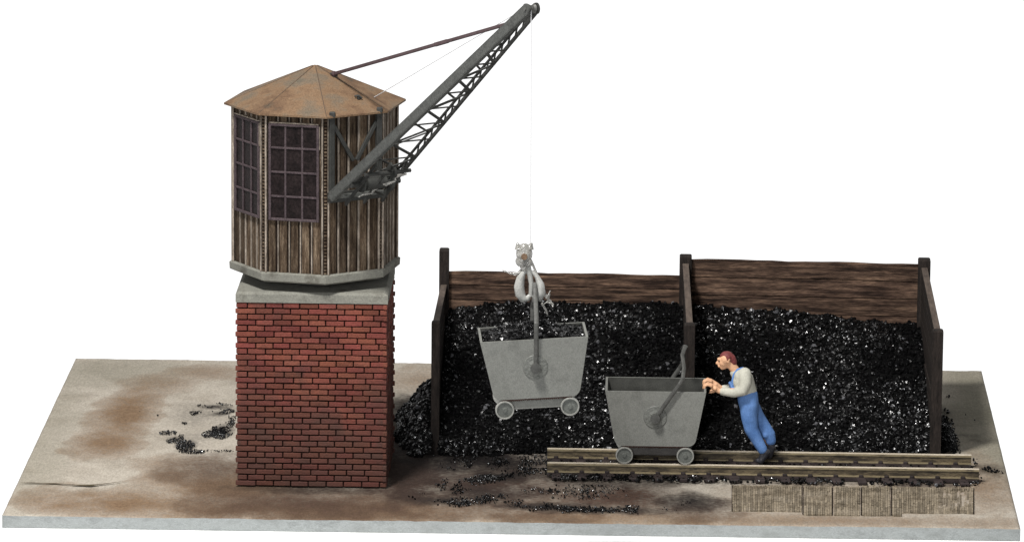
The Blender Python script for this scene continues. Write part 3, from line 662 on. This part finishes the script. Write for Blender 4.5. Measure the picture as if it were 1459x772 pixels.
def heap(name, label, x0, x1, y0, y1, zf, count, r0, r1, res=(40, 44)):
    xs = np.linspace(x0, x1, res[0]); ys = np.linspace(y0, y1, res[1]); X, Y = np.meshgrid(xs, ys); Z = zf(X, Y)
    Z = np.where(Z < .03, Z-.05, Z); bv = np.stack([X, Y, Z], -1).reshape(-1, 3); idx = np.arange(bv.shape[0]).reshape(res[1], res[0])
    bf = np.stack([idx[:-1, :-1], idx[:-1, 1:], idx[1:, 1:], idx[1:, :-1]], -1).reshape(-1, 4).tolist()
    px = NR.uniform(x0, x1, count); py = NR.uniform(y0, y1, count); pz = zf(px, py); k = pz > -.01
    r = r0+(r1-r0)*NR.random(count)**2.2
    P = np.stack([px, py, pz+r*.25], -1)[k]; return stuff(name, label, P, r[k], (bv, [tuple(f) for f in bf]), ((x0+x1)/2, (y0+y1)/2, 0))
def bayheap(x0, x1, zprof, toe0, toe1, seed):
    zx = np.array(zprof)
    def zf(X, Y):
        zb = np.interp(X, zx[:, 0], zx[:, 1]); toe = toe0+(toe1-toe0)*(X-x0)/(x1-x0)+(fbm(X*1.3, Y*0+3.3, seed)-.5)*.5
        s = np.clip((Y-toe)/(YB-.03-toe), -.2, 1); sh = np.where(s > 0, s**.92, s*.6)
        z = zb*sh+(fbm(X*1.4, Y*1.4, seed+2)-.5)*.22*np.clip(s*4, 0, 1)+(fbm(X*5, Y*5, seed+4)-.5)*.07*np.clip(s*6, 0, 1)
        return z-.012
    return zf
zl = [(ony(px, py, YB-.1).x, ony(px, py, YB-.1).z) for px, py in ((640, 440), (700, 431), (800, 428), (900, 430), (968, 432))]
zr = [(ony(px, py, YB-.1).x, ony(px, py, YB-.1).z) for px, py in ((985, 436), (1050, 434), (1120, 440), (1200, 452), (1305, 462))]
heap('coal_heap', 'heap of shiny black coal filling the left bay of the bunker', XL+.06, XM-.08, YF-.55, YB-.04, bayheap(XL, XM, zl, YF-.35, YF-.25, 40), 15000, .014, .05)
heap('coal_heap', 'heap of shiny black coal filling the right bay of the bunker', XM+.1, XR-.06, YF-.45, YB-.04, bayheap(XM, XR, zr, YF-.30, YF-.10, 60), 15000, .014, .05)
c0 = onz(612, 605)
def cone(cx, cy, ax, ay, h, seed):
    def zf(X, Y):
        d = np.sqrt(((X-cx)/ax)**2+((Y-cy)/ay)**2)+(fbm(X*2.5, Y*1.5, seed)-.5)*.5; return h*np.clip(1-d, -.06, 1)-.008
    return zf
heap('coal_heap', 'low coal heap spilled outside the left side wall of the bunker', c0.x-.75, XL-.04, c0.y-2.2, c0.y+2.9, cone(c0.x+.12, c0.y, .72, 2.4, .78, 71), 4200, .013, .045, (24, 40))
c1 = onz(1346, 612)
heap('coal_heap', 'thin line of coal crumbs along the outside of the right bunker wall', XR+.1, c1.x+.35, c1.y-1.6, c1.y+2.0, cone(c1.x-.02, c1.y-.5, .22, 1.6, .16, 75), 900, .010, .028, (12, 30))
def spill(label, blobs, dens, r0, r1, seed, z=0.0, name='coal_spill'):
    P = []; R = []
    for px, py, rx, ry in blobs:
        c = onz(px, py); ax = rx/93; ay = ry/(93*.2045); n = max(3, int(dens*ax*ay*PI))
        a = NR.uniform(0, 2*PI, n); q = np.sqrt(NR.random(n))**1.15; x = c.x+ax*q*np.cos(a); y = c.y+ay*q*np.sin(a)
        keep = fbm(x*3.5, y*1.6, seed) > .36+.16*NR.random(len(x)); x, y = x[keep], y[keep]; r = r0+(r1-r0)*NR.random(len(x))**2
        P.append(np.stack([x, y, z-.004+r*.3], -1)); R.append(r)
    P = np.concatenate(P); R = np.concatenate(R); return stuff(name, label, P, R, None, P.mean(0)*np.array([1, 1, 0]))
def line(pts, w):
    out = []
    for (a, b) in zip(pts[:-1], pts[1:]):
        L = math.hypot(b[0]-a[0], b[1]-a[1]); n = max(1, int(L/7))
        for i in range(n): f = i/n; out.append((a[0]+(b[0]-a[0])*f+rnd.uniform(-9, 9), a[1]+(b[1]-a[1])*f+rnd.uniform(-2.5, 2.5), w*rnd.uniform(.6, 2.6), w*rnd.uniform(.2, .62)))
    return out
spill('scattered coal patches on the sand left of the brick pier', [(306, 577, 28, 3.5), (318, 585, 18, 4), (280, 588, 12, 3), (300, 590, 14, 2.5), (318, 612, 18, 12), (326, 600, 10, 9), (300, 618, 14, 5), (264, 634, 14, 7), (250, 627, 14, 3.5), (240, 616, 14, 3), (258, 622, 4, 4), (276, 643, 22, 2.5),
       (310, 642, 24, 2), (262, 602, 5, 2), (232, 597, 4, 1.2), (197, 585, 3, 1), (225, 591, 2, .8)], 2600, .005, .017, 5)
spill('ragged coal streaks on the brown ground in front of the track', line([(600, 706), (650, 716), (690, 712), (725, 703)], 9)+line([(640, 692), (665, 686), (700, 680), (755, 668), (775, 655)], 10)+line([(655, 712), (648, 700), (660, 690)], 7)+
      line([(725, 715), (770, 721), (825, 727), (870, 723), (920, 726)], 9)+line([(920, 726), (962, 723), (990, 710)], 5)+[(775, 697, 14, 6), (740, 672, 18, 5), (700, 655, 40, 6), (660, 645, 60, 7), (620, 640, 34, 8), (760, 655, 26, 7), (690, 662, 70, 9), (830, 700, 90, 9)], 760, .005, .019, 8)
spill('single dark coal crumbs on the bare sand at the right end of the board', [(1388, 598, 2.5, 1), (1352, 565, 4, 3), (1349, 585, 4, 4), (1375, 590, 1, .6), (1408, 668, 10, 3), (1420, 672, 10, 2)], 500, .012, .03, 2)

# ------------------------------------------------------------------ track
TZ1 = .195; FZ = Vector((0, 0, -TZ1))
rf0, rf1 = onz(780, 658, TZ1)+FZ, onz(1395, 667.5, TZ1)+FZ; rb0, rb1 = onz(780, 638, TZ1)+FZ, onz(1384, 647.5, TZ1)+FZ
YA, YBk = (rf0.y+rf1.y)/2, (rb0.y+rb1.y)/2
trk = thing('railway_track', ((rf0.x+rf1.x)/2, (YA+YBk)/2, 0), 'short railway track with two brassy rails on dark sleepers in front of the bunker', 'railway track')
def track():
    def rail(a, b):
        m = MB(); d = (b-a).normalized(); nn = Vector((-d.y, d.x, 0)); H = TZ1
        for w, z0, z1, mi in ((.11, .045, .065, 0), (.03, .06, H-.035, 2), (.062, H-.04, H-.010, 0), (.056, H-.012, H, 1)):
            A = a+d*0; B = b; m.hexa([A-nn*w/2+Vector((0, 0, z0)), B-nn*w/2+Vector((0, 0, z0)), B+nn*w/2+Vector((0, 0, z0)), A+nn*w/2+Vector((0, 0, z0)),
                    A-nn*w/2+Vector((0, 0, z1)), B-nn*w/2+Vector((0, 0, z1)), B+nn*w/2+Vector((0, 0, z1)), A+nn*w/2+Vector((0, 0, z1))], mi)
        m.build('rail', [M['rail'], M['rail_top'], M['rail_web']], trk)
    rail(rf0, rf1); rail(rb0, rb1)
    n = 17
    for i in range(n):
        f = (i+.35)/n; a = rf0.lerp(rf1, f); b = rb0.lerp(rb1, f); d = (b-a).normalized()
        s = MB(); s.bar(a-d*.36+Vector((0, 0, .02)), b+d*.28+Vector((0, 0, .02)), .15+rnd.uniform(-.015, .015), .055, (0, 0, 1), .012)
        for q in (a, b):
            for e in (-1, 1): s.box(q+d*e*.075+Vector((0, 0, .062)), (.07, .05, .05), None, .01)
        s.build('sleeper', M['sleeper'], trk, fix=False)
    w = MB(); w.bar(rf0-Vector((0, .02, -.018)), rf1-Vector((0, .02, -.018)), .2, .04); w.bar(rb0+Vector((0, 0, .018)), rb1+Vector((0, 0, .018)), .2, .04); w.build('sleeper_web', M['sleeper'], trk, fix=False)
track()
P = []; 
n = 4200; x = NR.uniform(rf0.x-.05, rf1.x+.05, n); y = NR.uniform(YA-.10, YBk+.5, n); f = (x-rf0.x)/(rf1.x-rf0.x); dens = np.where(f < .35, 1.0, .5); k = NR.random(n) < dens
x, y = x[k], y[k]; near = np.abs(y-(rf0.y+(rf1.y-rf0.y)*(x-rf0.x)/(rf1.x-rf0.x))) > .07; near &= np.abs(y-(rb0.y+(rb1.y-rb0.y)*(x-rf0.x)/(rf1.x-rf0.x))) > .07; x, y = x[near], y[near]
r = NR.uniform(.010, .026, len(x)); P1 = np.stack([x, y, .02+r*.4], -1); R1 = r
n = 1100; x = rf0.x+(rf1.x-rf0.x)*NR.random(n)**1.9; y = rf0.y+(rf1.y-rf0.y)*(x-rf0.x)/(rf1.x-rf0.x)-NR.uniform(.09, .42, n); k = fbm(x*2.2, y, 33) > .4; x, y = x[k], y[k]; r = NR.uniform(.012, .034, len(x))
P1 = np.concatenate([P1, np.stack([x, y, .015+r*.5], -1)]); R1 = np.concatenate([R1, r])
stuff('coal_spill', 'coal crumbs between and beside the rails of the track', P1, R1, None, (P1[:, 0].mean(), P1[:, 1].mean(), 0))

# ------------------------------------------------------------------ tubs
TD = 1.0; TW, TB, TH_ = 1.57, 1.26, .87   # depth, rim width, bottom width, height of the body
WR = .137; ZBOT = .29
def outline(inset, top, n=6):
    w0, w1 = TW/2-inset, TB/2-inset; z1 = ZBOT+TH_; z0 = ZBOT+inset; r = .13-inset*.6
    sl = (w0-w1)/TH_
    pts = [(-w0, top)]
    def corner(sgn):
        out = []; cxx = sgn*(w1-r+.01); cz = z0+r
        for i in range(n+1):
            a = PI+ .2*1 + (PI/2-.2)*i/n
            px = cxx+r*math.cos(a)*(1 if sgn < 0 else -1); out.append((px, cz+r*math.sin(a)))
        return out if sgn < 0 else out[::-1]
    return pts+corner(-1)+corner(1)+[(w0, top)]
def tub_parts(root, lean, o, cm='chassis', bend=False):
    zt = ZBOT+TH_; b = MB(); th = .035; out = outline(0, zt); inn = outline(th, zt); n = len(out); yf, yb = -TD/2, TD/2
    V = lambda p, y: Vector((p[0], y, p[1]))+o
    # outer shell: front and back plates as thick slabs, curved belly between them
    for y0, y1, s in ((yf, yf+th, -1), (yb-th, yb, 1)):
        a = [V(p, y0) for p in out]; c = [V(p, y1) for p in out]
        m0, m1 = (0, 1) if s < 0 else (1, 0)
        b.add(a, [tuple(range(n))], m0); b.add(c, [tuple(range(n))[::-1]], m1); b.add(a+c, [(i, (i+1) % n, n+(i+1) % n, n+i) for i in range(n)], 0)
    for i in range(n-1):
        b.add([V(out[i], yf+th), V(out[i+1], yf+th), V(out[i+1], yb-th), V(out[i], yb-th)], [(3, 2, 1, 0)], 0)
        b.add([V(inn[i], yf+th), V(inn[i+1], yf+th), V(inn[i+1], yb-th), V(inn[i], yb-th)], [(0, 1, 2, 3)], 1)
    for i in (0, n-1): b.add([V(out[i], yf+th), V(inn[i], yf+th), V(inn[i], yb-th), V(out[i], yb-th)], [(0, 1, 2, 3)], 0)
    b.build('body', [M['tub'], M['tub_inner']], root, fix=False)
    PZ = ZBOT+.46
    for s in (-1, 1):
        g = MB(); c = Vector((0, s*(TD/2), PZ))+o; g.lathe(c, (0, s, 0), [(.185, 0), (.175, .010), (.12, .014), (.06, .03), (.055, .075), (0, .075)], 26)
        g.build('pivot', M['tub_glue'], root)
    rim = MB()
    for s in (-1, 1):
        tt = MB(); tt.box(Vector((0, s*(TD/2-.045), ZBOT-.006))+o, (TB-.24, .03, .03))
        for i in range(34): tt.box(Vector((-TB/2+.12+(TB-.24)*(i+.5)/34, s*(TD/2-.03), ZBOT-.012+rnd.uniform(-.004, .004)))+o, (.022, .06, .03), None, .005)
        tt.build('underframe_trim', M['rust'], root, fix=False)
    ch = MB(); ch.box(Vector((0, 0, WR+.05))+o, (.96, .74, .16), None, .02); ch.box(Vector((0, 0, ZBOT-.02))+o, (TB-.3, .5, .06), None, .01)
    for x in (-.475, .475): ch.tube([Vector((x, -.45, WR))+o, Vector((x, .45, WR))+o], .04, 12)
    ch.build('chassis', M[cm], root, fix=False)
    for x in (-.475, .475):
        for s in (-1, 1):
            c = Vector((x, s*.42, WR))+o; w = MB(); w.lathe(c, (0, s, 0), [(WR*.99, 0), (WR*1.0, .012), (WR, .075), (WR*.95, .09), (WR*.84, .09), (WR*.83, .06), (0, .06)], 32); wo = w.build('wheel', M['rim'], root)
            d = MB(); d.lathe(c, (0, s, 0), [(0, .05), (WR*.825, .05), (WR*.825, .068), (.035, .072), (.03, .085), (0, .085)], 28); d.build('wheel_disc', M['disc'], wo)
    # bail: two arms from the pivots meeting in a loop
    bl = MB(); ca, sa = math.cos(lean), math.sin(lean); y1 = TD/2+.055
    R = lambda l, y, side=0: Vector((l*sa+side*ca, y, PZ+l*ca-side*sa))+o
    for s in (-1, 1):
        if bend:
            K = Vector((.69*sa, 0, PZ+.69*ca)); G = lambda x, y, z: Vector((x, y, z))+o
            pts = [R(-.03, s*y1), R(.35, s*y1), R(.66, s*y1), G(K.x+.03, s*(y1-.03), K.z+.06), G(K.x+.05, s*(y1-.16), K.z+.20), G(K.x+.02, s*.20, K.z+.36), G(K.x+.06, s*.05, K.z+.45), G(K.x+.08, 0, K.z+.46)]
        else: pts = [R(-.03, s*y1), R(.35, s*y1), R(.66, s*y1), R(.74, s*(y1-.05)), R(.95, s*.22), R(1.10, s*.05), R(1.14, 0)]
        bl.tube(pts, .033, 10, flat=.45, smooth=False)
        bl.lathe(R(0, s*(TD/2+.02)), (0, s, 0), [(.075, 0), (.075, .09), (0, .09)], 18)
    bl.build('bail', M['bail'], root, fix=False)
    return PZ
# tub on the rails
fa = (937-781)/(1396-781); railc = (rf0.lerp(rf1, fa)+rb0.lerp(rb1, fa))/2
tc_ = Vector((ony(933, 650, YA).x, railc.y, TZ1))
t1 = thing('tipping_tub', tc_, 'empty grey steel tipping tub with leaning bail standing on the rails, pushed by the worker', 'coal tub', 'grey coal tubs')
tub_parts(t1, math.radians(34), Vector(tc_), bend=True)
# tub hanging from the crane
hp = ony(757, 515, ROPE_Y)
o2 = Vector((hp.x, ROPE_Y, hp.z+.0))
PZ = ZBOT+.46
base2 = Vector((TIP.x-.02, ROPE_Y, 0))
t2 = thing('tipping_tub', (0, 0, 0), 'coal filled grey steel tipping tub hanging from the crane hook', 'coal tub', 'grey coal tubs')
tub_parts(t2, math.radians(3.5), Vector((0, 0, 0)), 'tub')  # chassis in the lighter tub grey: its brighter light put into colour
SC2 = 1.0; TILT = -math.radians(3.2); YW2 = math.radians(4)
pv = ony(763, 523, ROPE_Y-TD/2)
R2 = (Matrix.Rotation(YW2, 3, 'Z') @ Matrix.Rotation(TILT, 3, 'Y'))
pc = R2 @ Vector((0, -TD/2, PZ))
t2.location = Vector((pv.x, ROPE_Y-TD/2, pv.z))-pc; t2.rotation_euler = R2.to_euler()
# coal in the hanging tub
n = 2200; x = NR.uniform(-TW/2+.06, TW/2-.06, n); y = NR.uniform(-TD/2+.06, TD/2-.06, n); r = .015+.035*NR.random(n)**2
z = ZBOT+TH_-.075+.13*(1-(2*x/TW)**2)*(fbm(x*3, y*3, 88)+.3)+(fbm(x*5, y*5, 89)-.5)*.1
gx, gy = np.meshgrid(np.linspace(-TW/2+.045, TW/2-.045, 14), np.linspace(-TD/2+.04, TD/2-.04, 10)); gz = ZBOT+TH_-.09+.13*(1-(2*gx/TW)**2)*(fbm(gx*3, gy*3, 88)+.3); idx = np.arange(140).reshape(10, 14)
ld = stuff('coal_load', 'loose black coal filling the hanging tub', np.stack([x, y, z], -1), r, (np.stack([gx, gy, gz], -1).reshape(-1, 3), [tuple(q) for q in np.stack([idx[:-1, :-1], idx[:-1, 1:], idx[1:, 1:], idx[1:, :-1]], -1).reshape(-1, 4).tolist()]))
ld.location = t2.location; ld.rotation_euler = t2.rotation_euler
loop2 = Vector(t2.location)+R2 @ Vector((1.13*math.sin(math.radians(3.5)), 0, PZ+1.13*math.cos(math.radians(3.5))))
print('bail top px', pix(loop2), 'tip px', pix(TIP))

# hook block
def hook():
    zt = ony(750, 347, ROPE_Y).z; H = lambda px, py, dy=0: ony(px, py, ROPE_Y+dy)
    hb = thing('hook_block', H(751, 400), 'milky clear plastic hook block with curled hook on the crane rope, holding the loaded tub', 'hook block')
    b = MB()
    b.ball(H(747, 361), .12, sc=(1.0, .7, 1.25)); b.ball(H(744, 372), .09, sc=(1.1, .8, 1)); b.ball(H(752, 374), .075)
    b.tube([H(739, 354), H(737, 346)], [.06, .012], 8); b.tube([H(755, 354), H(757.5, 346)], [.06, .015], 8); b.tube([H(747, 378), H(749, 386)], [.07, .05], 10)
    b.build('block', M['plastic'], hb, fix=False)
    s = MB(); s.lathe(H(747, 366, -.11), (0, 1, 0), [(0, 0), (.045, 0), (.045, .05), (0, .05)], 18); s.build('sheave', M['rusty_axle'], hb)
    h = MB()
    h.tube([H(752, 384), H(746, 388), H(741.5, 397), H(739.5, 408), H(741, 419), H(746, 426), H(752, 425), H(756, 419)], [.03, .04, .062, .075, .075, .062, .045, .02], 14)
    h.tube([H(758, 386), H(765, 394), H(770, 405), H(771, 417), H(767, 427), H(762, 428), H(760, 420)], [.025, .035, .055, .068, .06, .045, .02], 14)
    h.tube([H(752, 380), H(755, 392), H(757, 404), H(756, 422)], [.045, .04, .035, .03], 12)
    h.build('hook', M['hook'], hb, fix=False)
    w = MB()
    for pts in ([(757, 372), (764, 388), (770, 402)], [(744, 383), (735, 392), (720, 387)], [(742, 388), (728, 390), (716, 385)], [(772, 418), (781, 421), (784, 414)], [(775, 420), (784, 428), (788, 437)], [(778, 424), (783, 419), (780, 430), (773, 434)], [(779, 430), (786, 432), (789, 434)], [(772, 432), (778, 442), (780, 448)]):
        w.tube([H(x, y, rnd.uniform(-.06, .06)) for x, y in pts], [.018, .016, .010, .008][:len(pts)], 6)
    w.build('loose_strand', M['plastic'], hb, fix=False)
    rp = MB(); rp.tube([TIP+Vector((0, -.07, 0)), H(756, 352)], .0065, 6); rp.build('hoist_rope', M['cord'], crane)
M['rusty_axle'] = mat('rusty_axle', [(.10, .06, .035), (.2, .13, .08)], scale=12, rough=.6)
hook()

# ------------------------------------------------------------------ worker
def remesh(name, segs, vox, m, parent, smooth=4, fac=.5):
    """segs: lists of (point, radius) chains, merged to one continuous skin"""
    b = MB()
    for ch in segs:
        for i, (p, r) in enumerate(ch): b.ball(p, r, n=8)
        for (p, r), (q, s) in zip(ch[:-1], ch[1:]):
            if (Vector(p)-Vector(q)).length > 1e-4: b.tube([p, q], [r, s], 16)
    o = b.build(name, m, parent)
    md = o.modifiers.new('r', 'REMESH'); md.mode = 'VOXEL'; md.voxel_size = vox; md.use_smooth_shade = True
    sm = o.modifiers.new('s', 'SMOOTH'); sm.iterations = smooth; sm.factor = fac
    dg = bpy.context.evaluated_depsgraph_get(); dg.update(); me = bpy.data.meshes.new_from_object(o.evaluated_get(dg)); o.modifiers.clear(); old = o.data; o.data = me
    if not len(me.materials): me.materials.append(m)
    for p in me.polygons: p.use_smooth = True
    return o
YP = tc_.y+.0
def worker():
    Q = lambda px, py, dy=0.0: ony(px, py, YP+dy)
    w = thing('person', onz(1082, 657, .06), 'worker in blue bib overalls and grey shirt leaning forward to push the tub', 'worker')
    rimx = tc_.x+TW/2
    # body
    head = [[(Q(1035.5, 510.5), .100)], [(Q(1034, 511.5, -.025), .088), (Q(1034, 511.5, .025), .088)], [(Q(1031, 516, -.015), .075), (Q(1031.5, 520, 0), .065), (Q(1029.5, 522.5), .046)], [(Q(1038, 514), .085), (Q(1043, 521), .075), (Q(1050, 531), .07)],
            [(Q(1024.5, 511.5, -.03), .03), (Q(1024.5, 511.5, .03), .03)], [(Q(1025, 513), .02), (Q(1021.5, 517), .022), (Q(1023.5, 518), .024)], [(Q(1024.5, 521.5, -.02), .02), (Q(1024.5, 521.5, .02), .02)],
            [(Q(1038.5, 512, -.098), .022), (Q(1038, 516, -.095), .018)], [(Q(1038.5, 512, .098), .022), (Q(1038, 516, .095), .018)]]
    torso = [[(Q(1055, 536, -.12), .08), (Q(1055, 536, .12), .08)], [(Q(1057, 540), .13), (Q(1064, 556), .145), (Q(1066, 572), .14)]]
    def hand(wr, s):
        # palm against the rim, fingers curled over it, thumb along the side
        z = tc_.z+ZBOT+TH_; k0 = Vector((rimx+.075, wr.y, z+.035)); out = []
        side = Vector((0, 1, 0))
        out.append([(wr, .042), (wr.lerp(k0, .55)+Vector((0, 0, .0)), .046), (k0, .036)])
        out.append([(k0+side*-.045, .03), (k0+side*.045, .03)]); out.append([(wr.lerp(k0, .5)-side*.03, .034), (wr.lerp(k0, .5)+side*.03, .034)])
        for i, (dy, ln) in enumerate(((-.056, .9), (-.02, 1.06), (.017, 1.0), (.052, .78))):
            a = k0+side*dy; p1 = a+Vector((-.06*ln, dy*.1, .022)); p2 = p1+Vector((-.045*ln, 0, -.022)); p3 = p2+Vector((-.006, 0, -.045*ln))
            out.append([(a, .0215), (p1, .0205), (p2, .019), (p3, .016)])
        th = wr.lerp(k0, .35)+side*s*.035+Vector((0, 0, -.02)); t1_ = th+side*s*.035+Vector((-.05, 0, -.035)); t2_ = t1_+Vector((-.05, -s*.015, -.012))
        out.append([(th, .028), (t1_, .024), (t2_, .019)]); return out
    wn, wf = Q(1025, 557, -.15), Q(1027, 553, .15)
    arms = [[(Q(1061, 534, -.20), .05), (Q(1059, 556, -.28), .045), (wn, .042)], [(Q(1053, 533, .20), .05), (Q(1049, 553, .26), .055), (wf, .042)]]
    legs = [[(Q(1067, 574, -.09), .11), (Q(1072, 610, -.10), .075), (Q(1089, 642, -.10), .05)], [(Q(1067, 573, .09), .11), (Q(1081, 607, .10), .075), (Q(1097, 632, .10), .05)]]
    body = remesh('body', head+torso+arms+legs+hand(wn, 1)+hand(wf, -1), .009, M['skin'], w, 3, .45)
    for s in (-1, 1):
        e = MB(); e.ball(Q(1025.2, 514.2, s*.045), .013, sc=(.8, 1.2, .8)); e.build('eye', M['shoe'], w)
    # clothes
    remesh('shirt', [[(Q(1048, 531), .088), (Q(1053, 535), .12)], [(Q(1055, 535, -.14), .105), (Q(1055, 535, .14), .105)], [(Q(1058, 541, -.08), .175), (Q(1065, 561, -.06), .158)], [(Q(1058, 541, .08), .175), (Q(1065, 561, .06), .158)],
            [(Q(1061, 532.5, -.19), .105), (Q(1062, 546, -.25), .094), (Q(1058, 556.5, -.265), .083), (Q(1046, 559.5, -.23), .074), (Q(1030, 557.5, -.16), .064)],
            [(Q(1053, 532, .20), .095), (Q(1049, 553, .265), .08), (Q(1031, 553.5, .165), .06)]], .014, M['shirt'], w, 5)
    ov = remesh('overalls', [[(Q(1065, 563, -.07), .165), (Q(1066.5, 574, -.08), .16)], [(Q(1065, 563, .07), .165), (Q(1066.5, 574, .08), .16)],
            [(Q(1067, 576, -.09), .155), (Q(1067.5, 594, -.10), .13), (Q(1070.5, 611, -.10), .112), (Q(1078.5, 626, -.10), .094), (Q(1086.5, 640, -.10), .080)],
            [(Q(1067, 576, .09), .155), (Q(1078, 594, .10), .128), (Q(1087, 607, .10), .115), (Q(1095, 618, .10), .105), (Q(1098, 627, .10), .088)], [(Q(1091, 618, .06), .08), (Q(1098, 620.5, .06), .03)]], .014, M['denim'], w, 4)
    bib = MB()
    bp = [(Q(1049, 560), .17), (Q(1046, 551), .165), (Q(1044.5, 545), .14)]
    vs = []
    for p, hw in bp: vs += [p+Vector((-.045, -hw, 0)), p+Vector((-.075, 0, 0)), p+Vector((-.045, hw, 0)), p+Vector((.03, hw, 0)), p+Vector((.0, 0, 0)), p+Vector((.03, -hw, 0))]
    fs = [tuple(range(6)), tuple(12+i for i in range(6))[::-1]]
    for i in range(2):
        for j in range(6): fs.append((6*i+j, 6*i+(j+1) % 6, 6*i+6+(j+1) % 6, 6*i+6+j))
    bib.add(vs, fs, 0); bib.build('bib', M['denim'], w)
    for s in (-1, 1):
        st = MB(); st.tube([Q(1044.5, 549, s*.13), Q(1044, 542, s*.14), Q(1046, 533, s*.145), Q(1051, 526.5, s*.14), Q(1058, 524.5, s*.12), Q(1065, 530, s*.10)], .022, 8, flat=1.3)
        st.build('strap', M['denim'], w)
    for (a, h, t_) in (((1089, 643, -.10), (1093, 644, -.10), (1080, 656, -.10)), ((1098, 633, .10), (1100.5, 637, .10), (1092, 649, .10))):
        remesh('shoe', [[(Q(*a), .062), (Q(*h), .058)], [(Q(*h), .055), (Q(*t_)+Vector((.04, 0, .0)), .055), (Q(*t_), .042)], [(Q(*a), .06), (Q(*t_)+Vector((.05, 0, .04)), .05)]], .010, M['shoe'], w, 3)
    # hair cap over crown and nape
    hr = remesh('hair', [[(Q(1036.3, 509.2), .104)], [(Q(1034, 508), .088), (Q(1029.5, 507), .046)], [(Q(1040.5, 511), .088), (Q(1043.5, 515.5), .075)], [(Q(1038, 509, -.078), .042), (Q(1037, 512, -.10), .022)], [(Q(1038, 509, .078), .042), (Q(1037, 512, .10), .022)]], .012, M['hair'], w, 2)
worker()
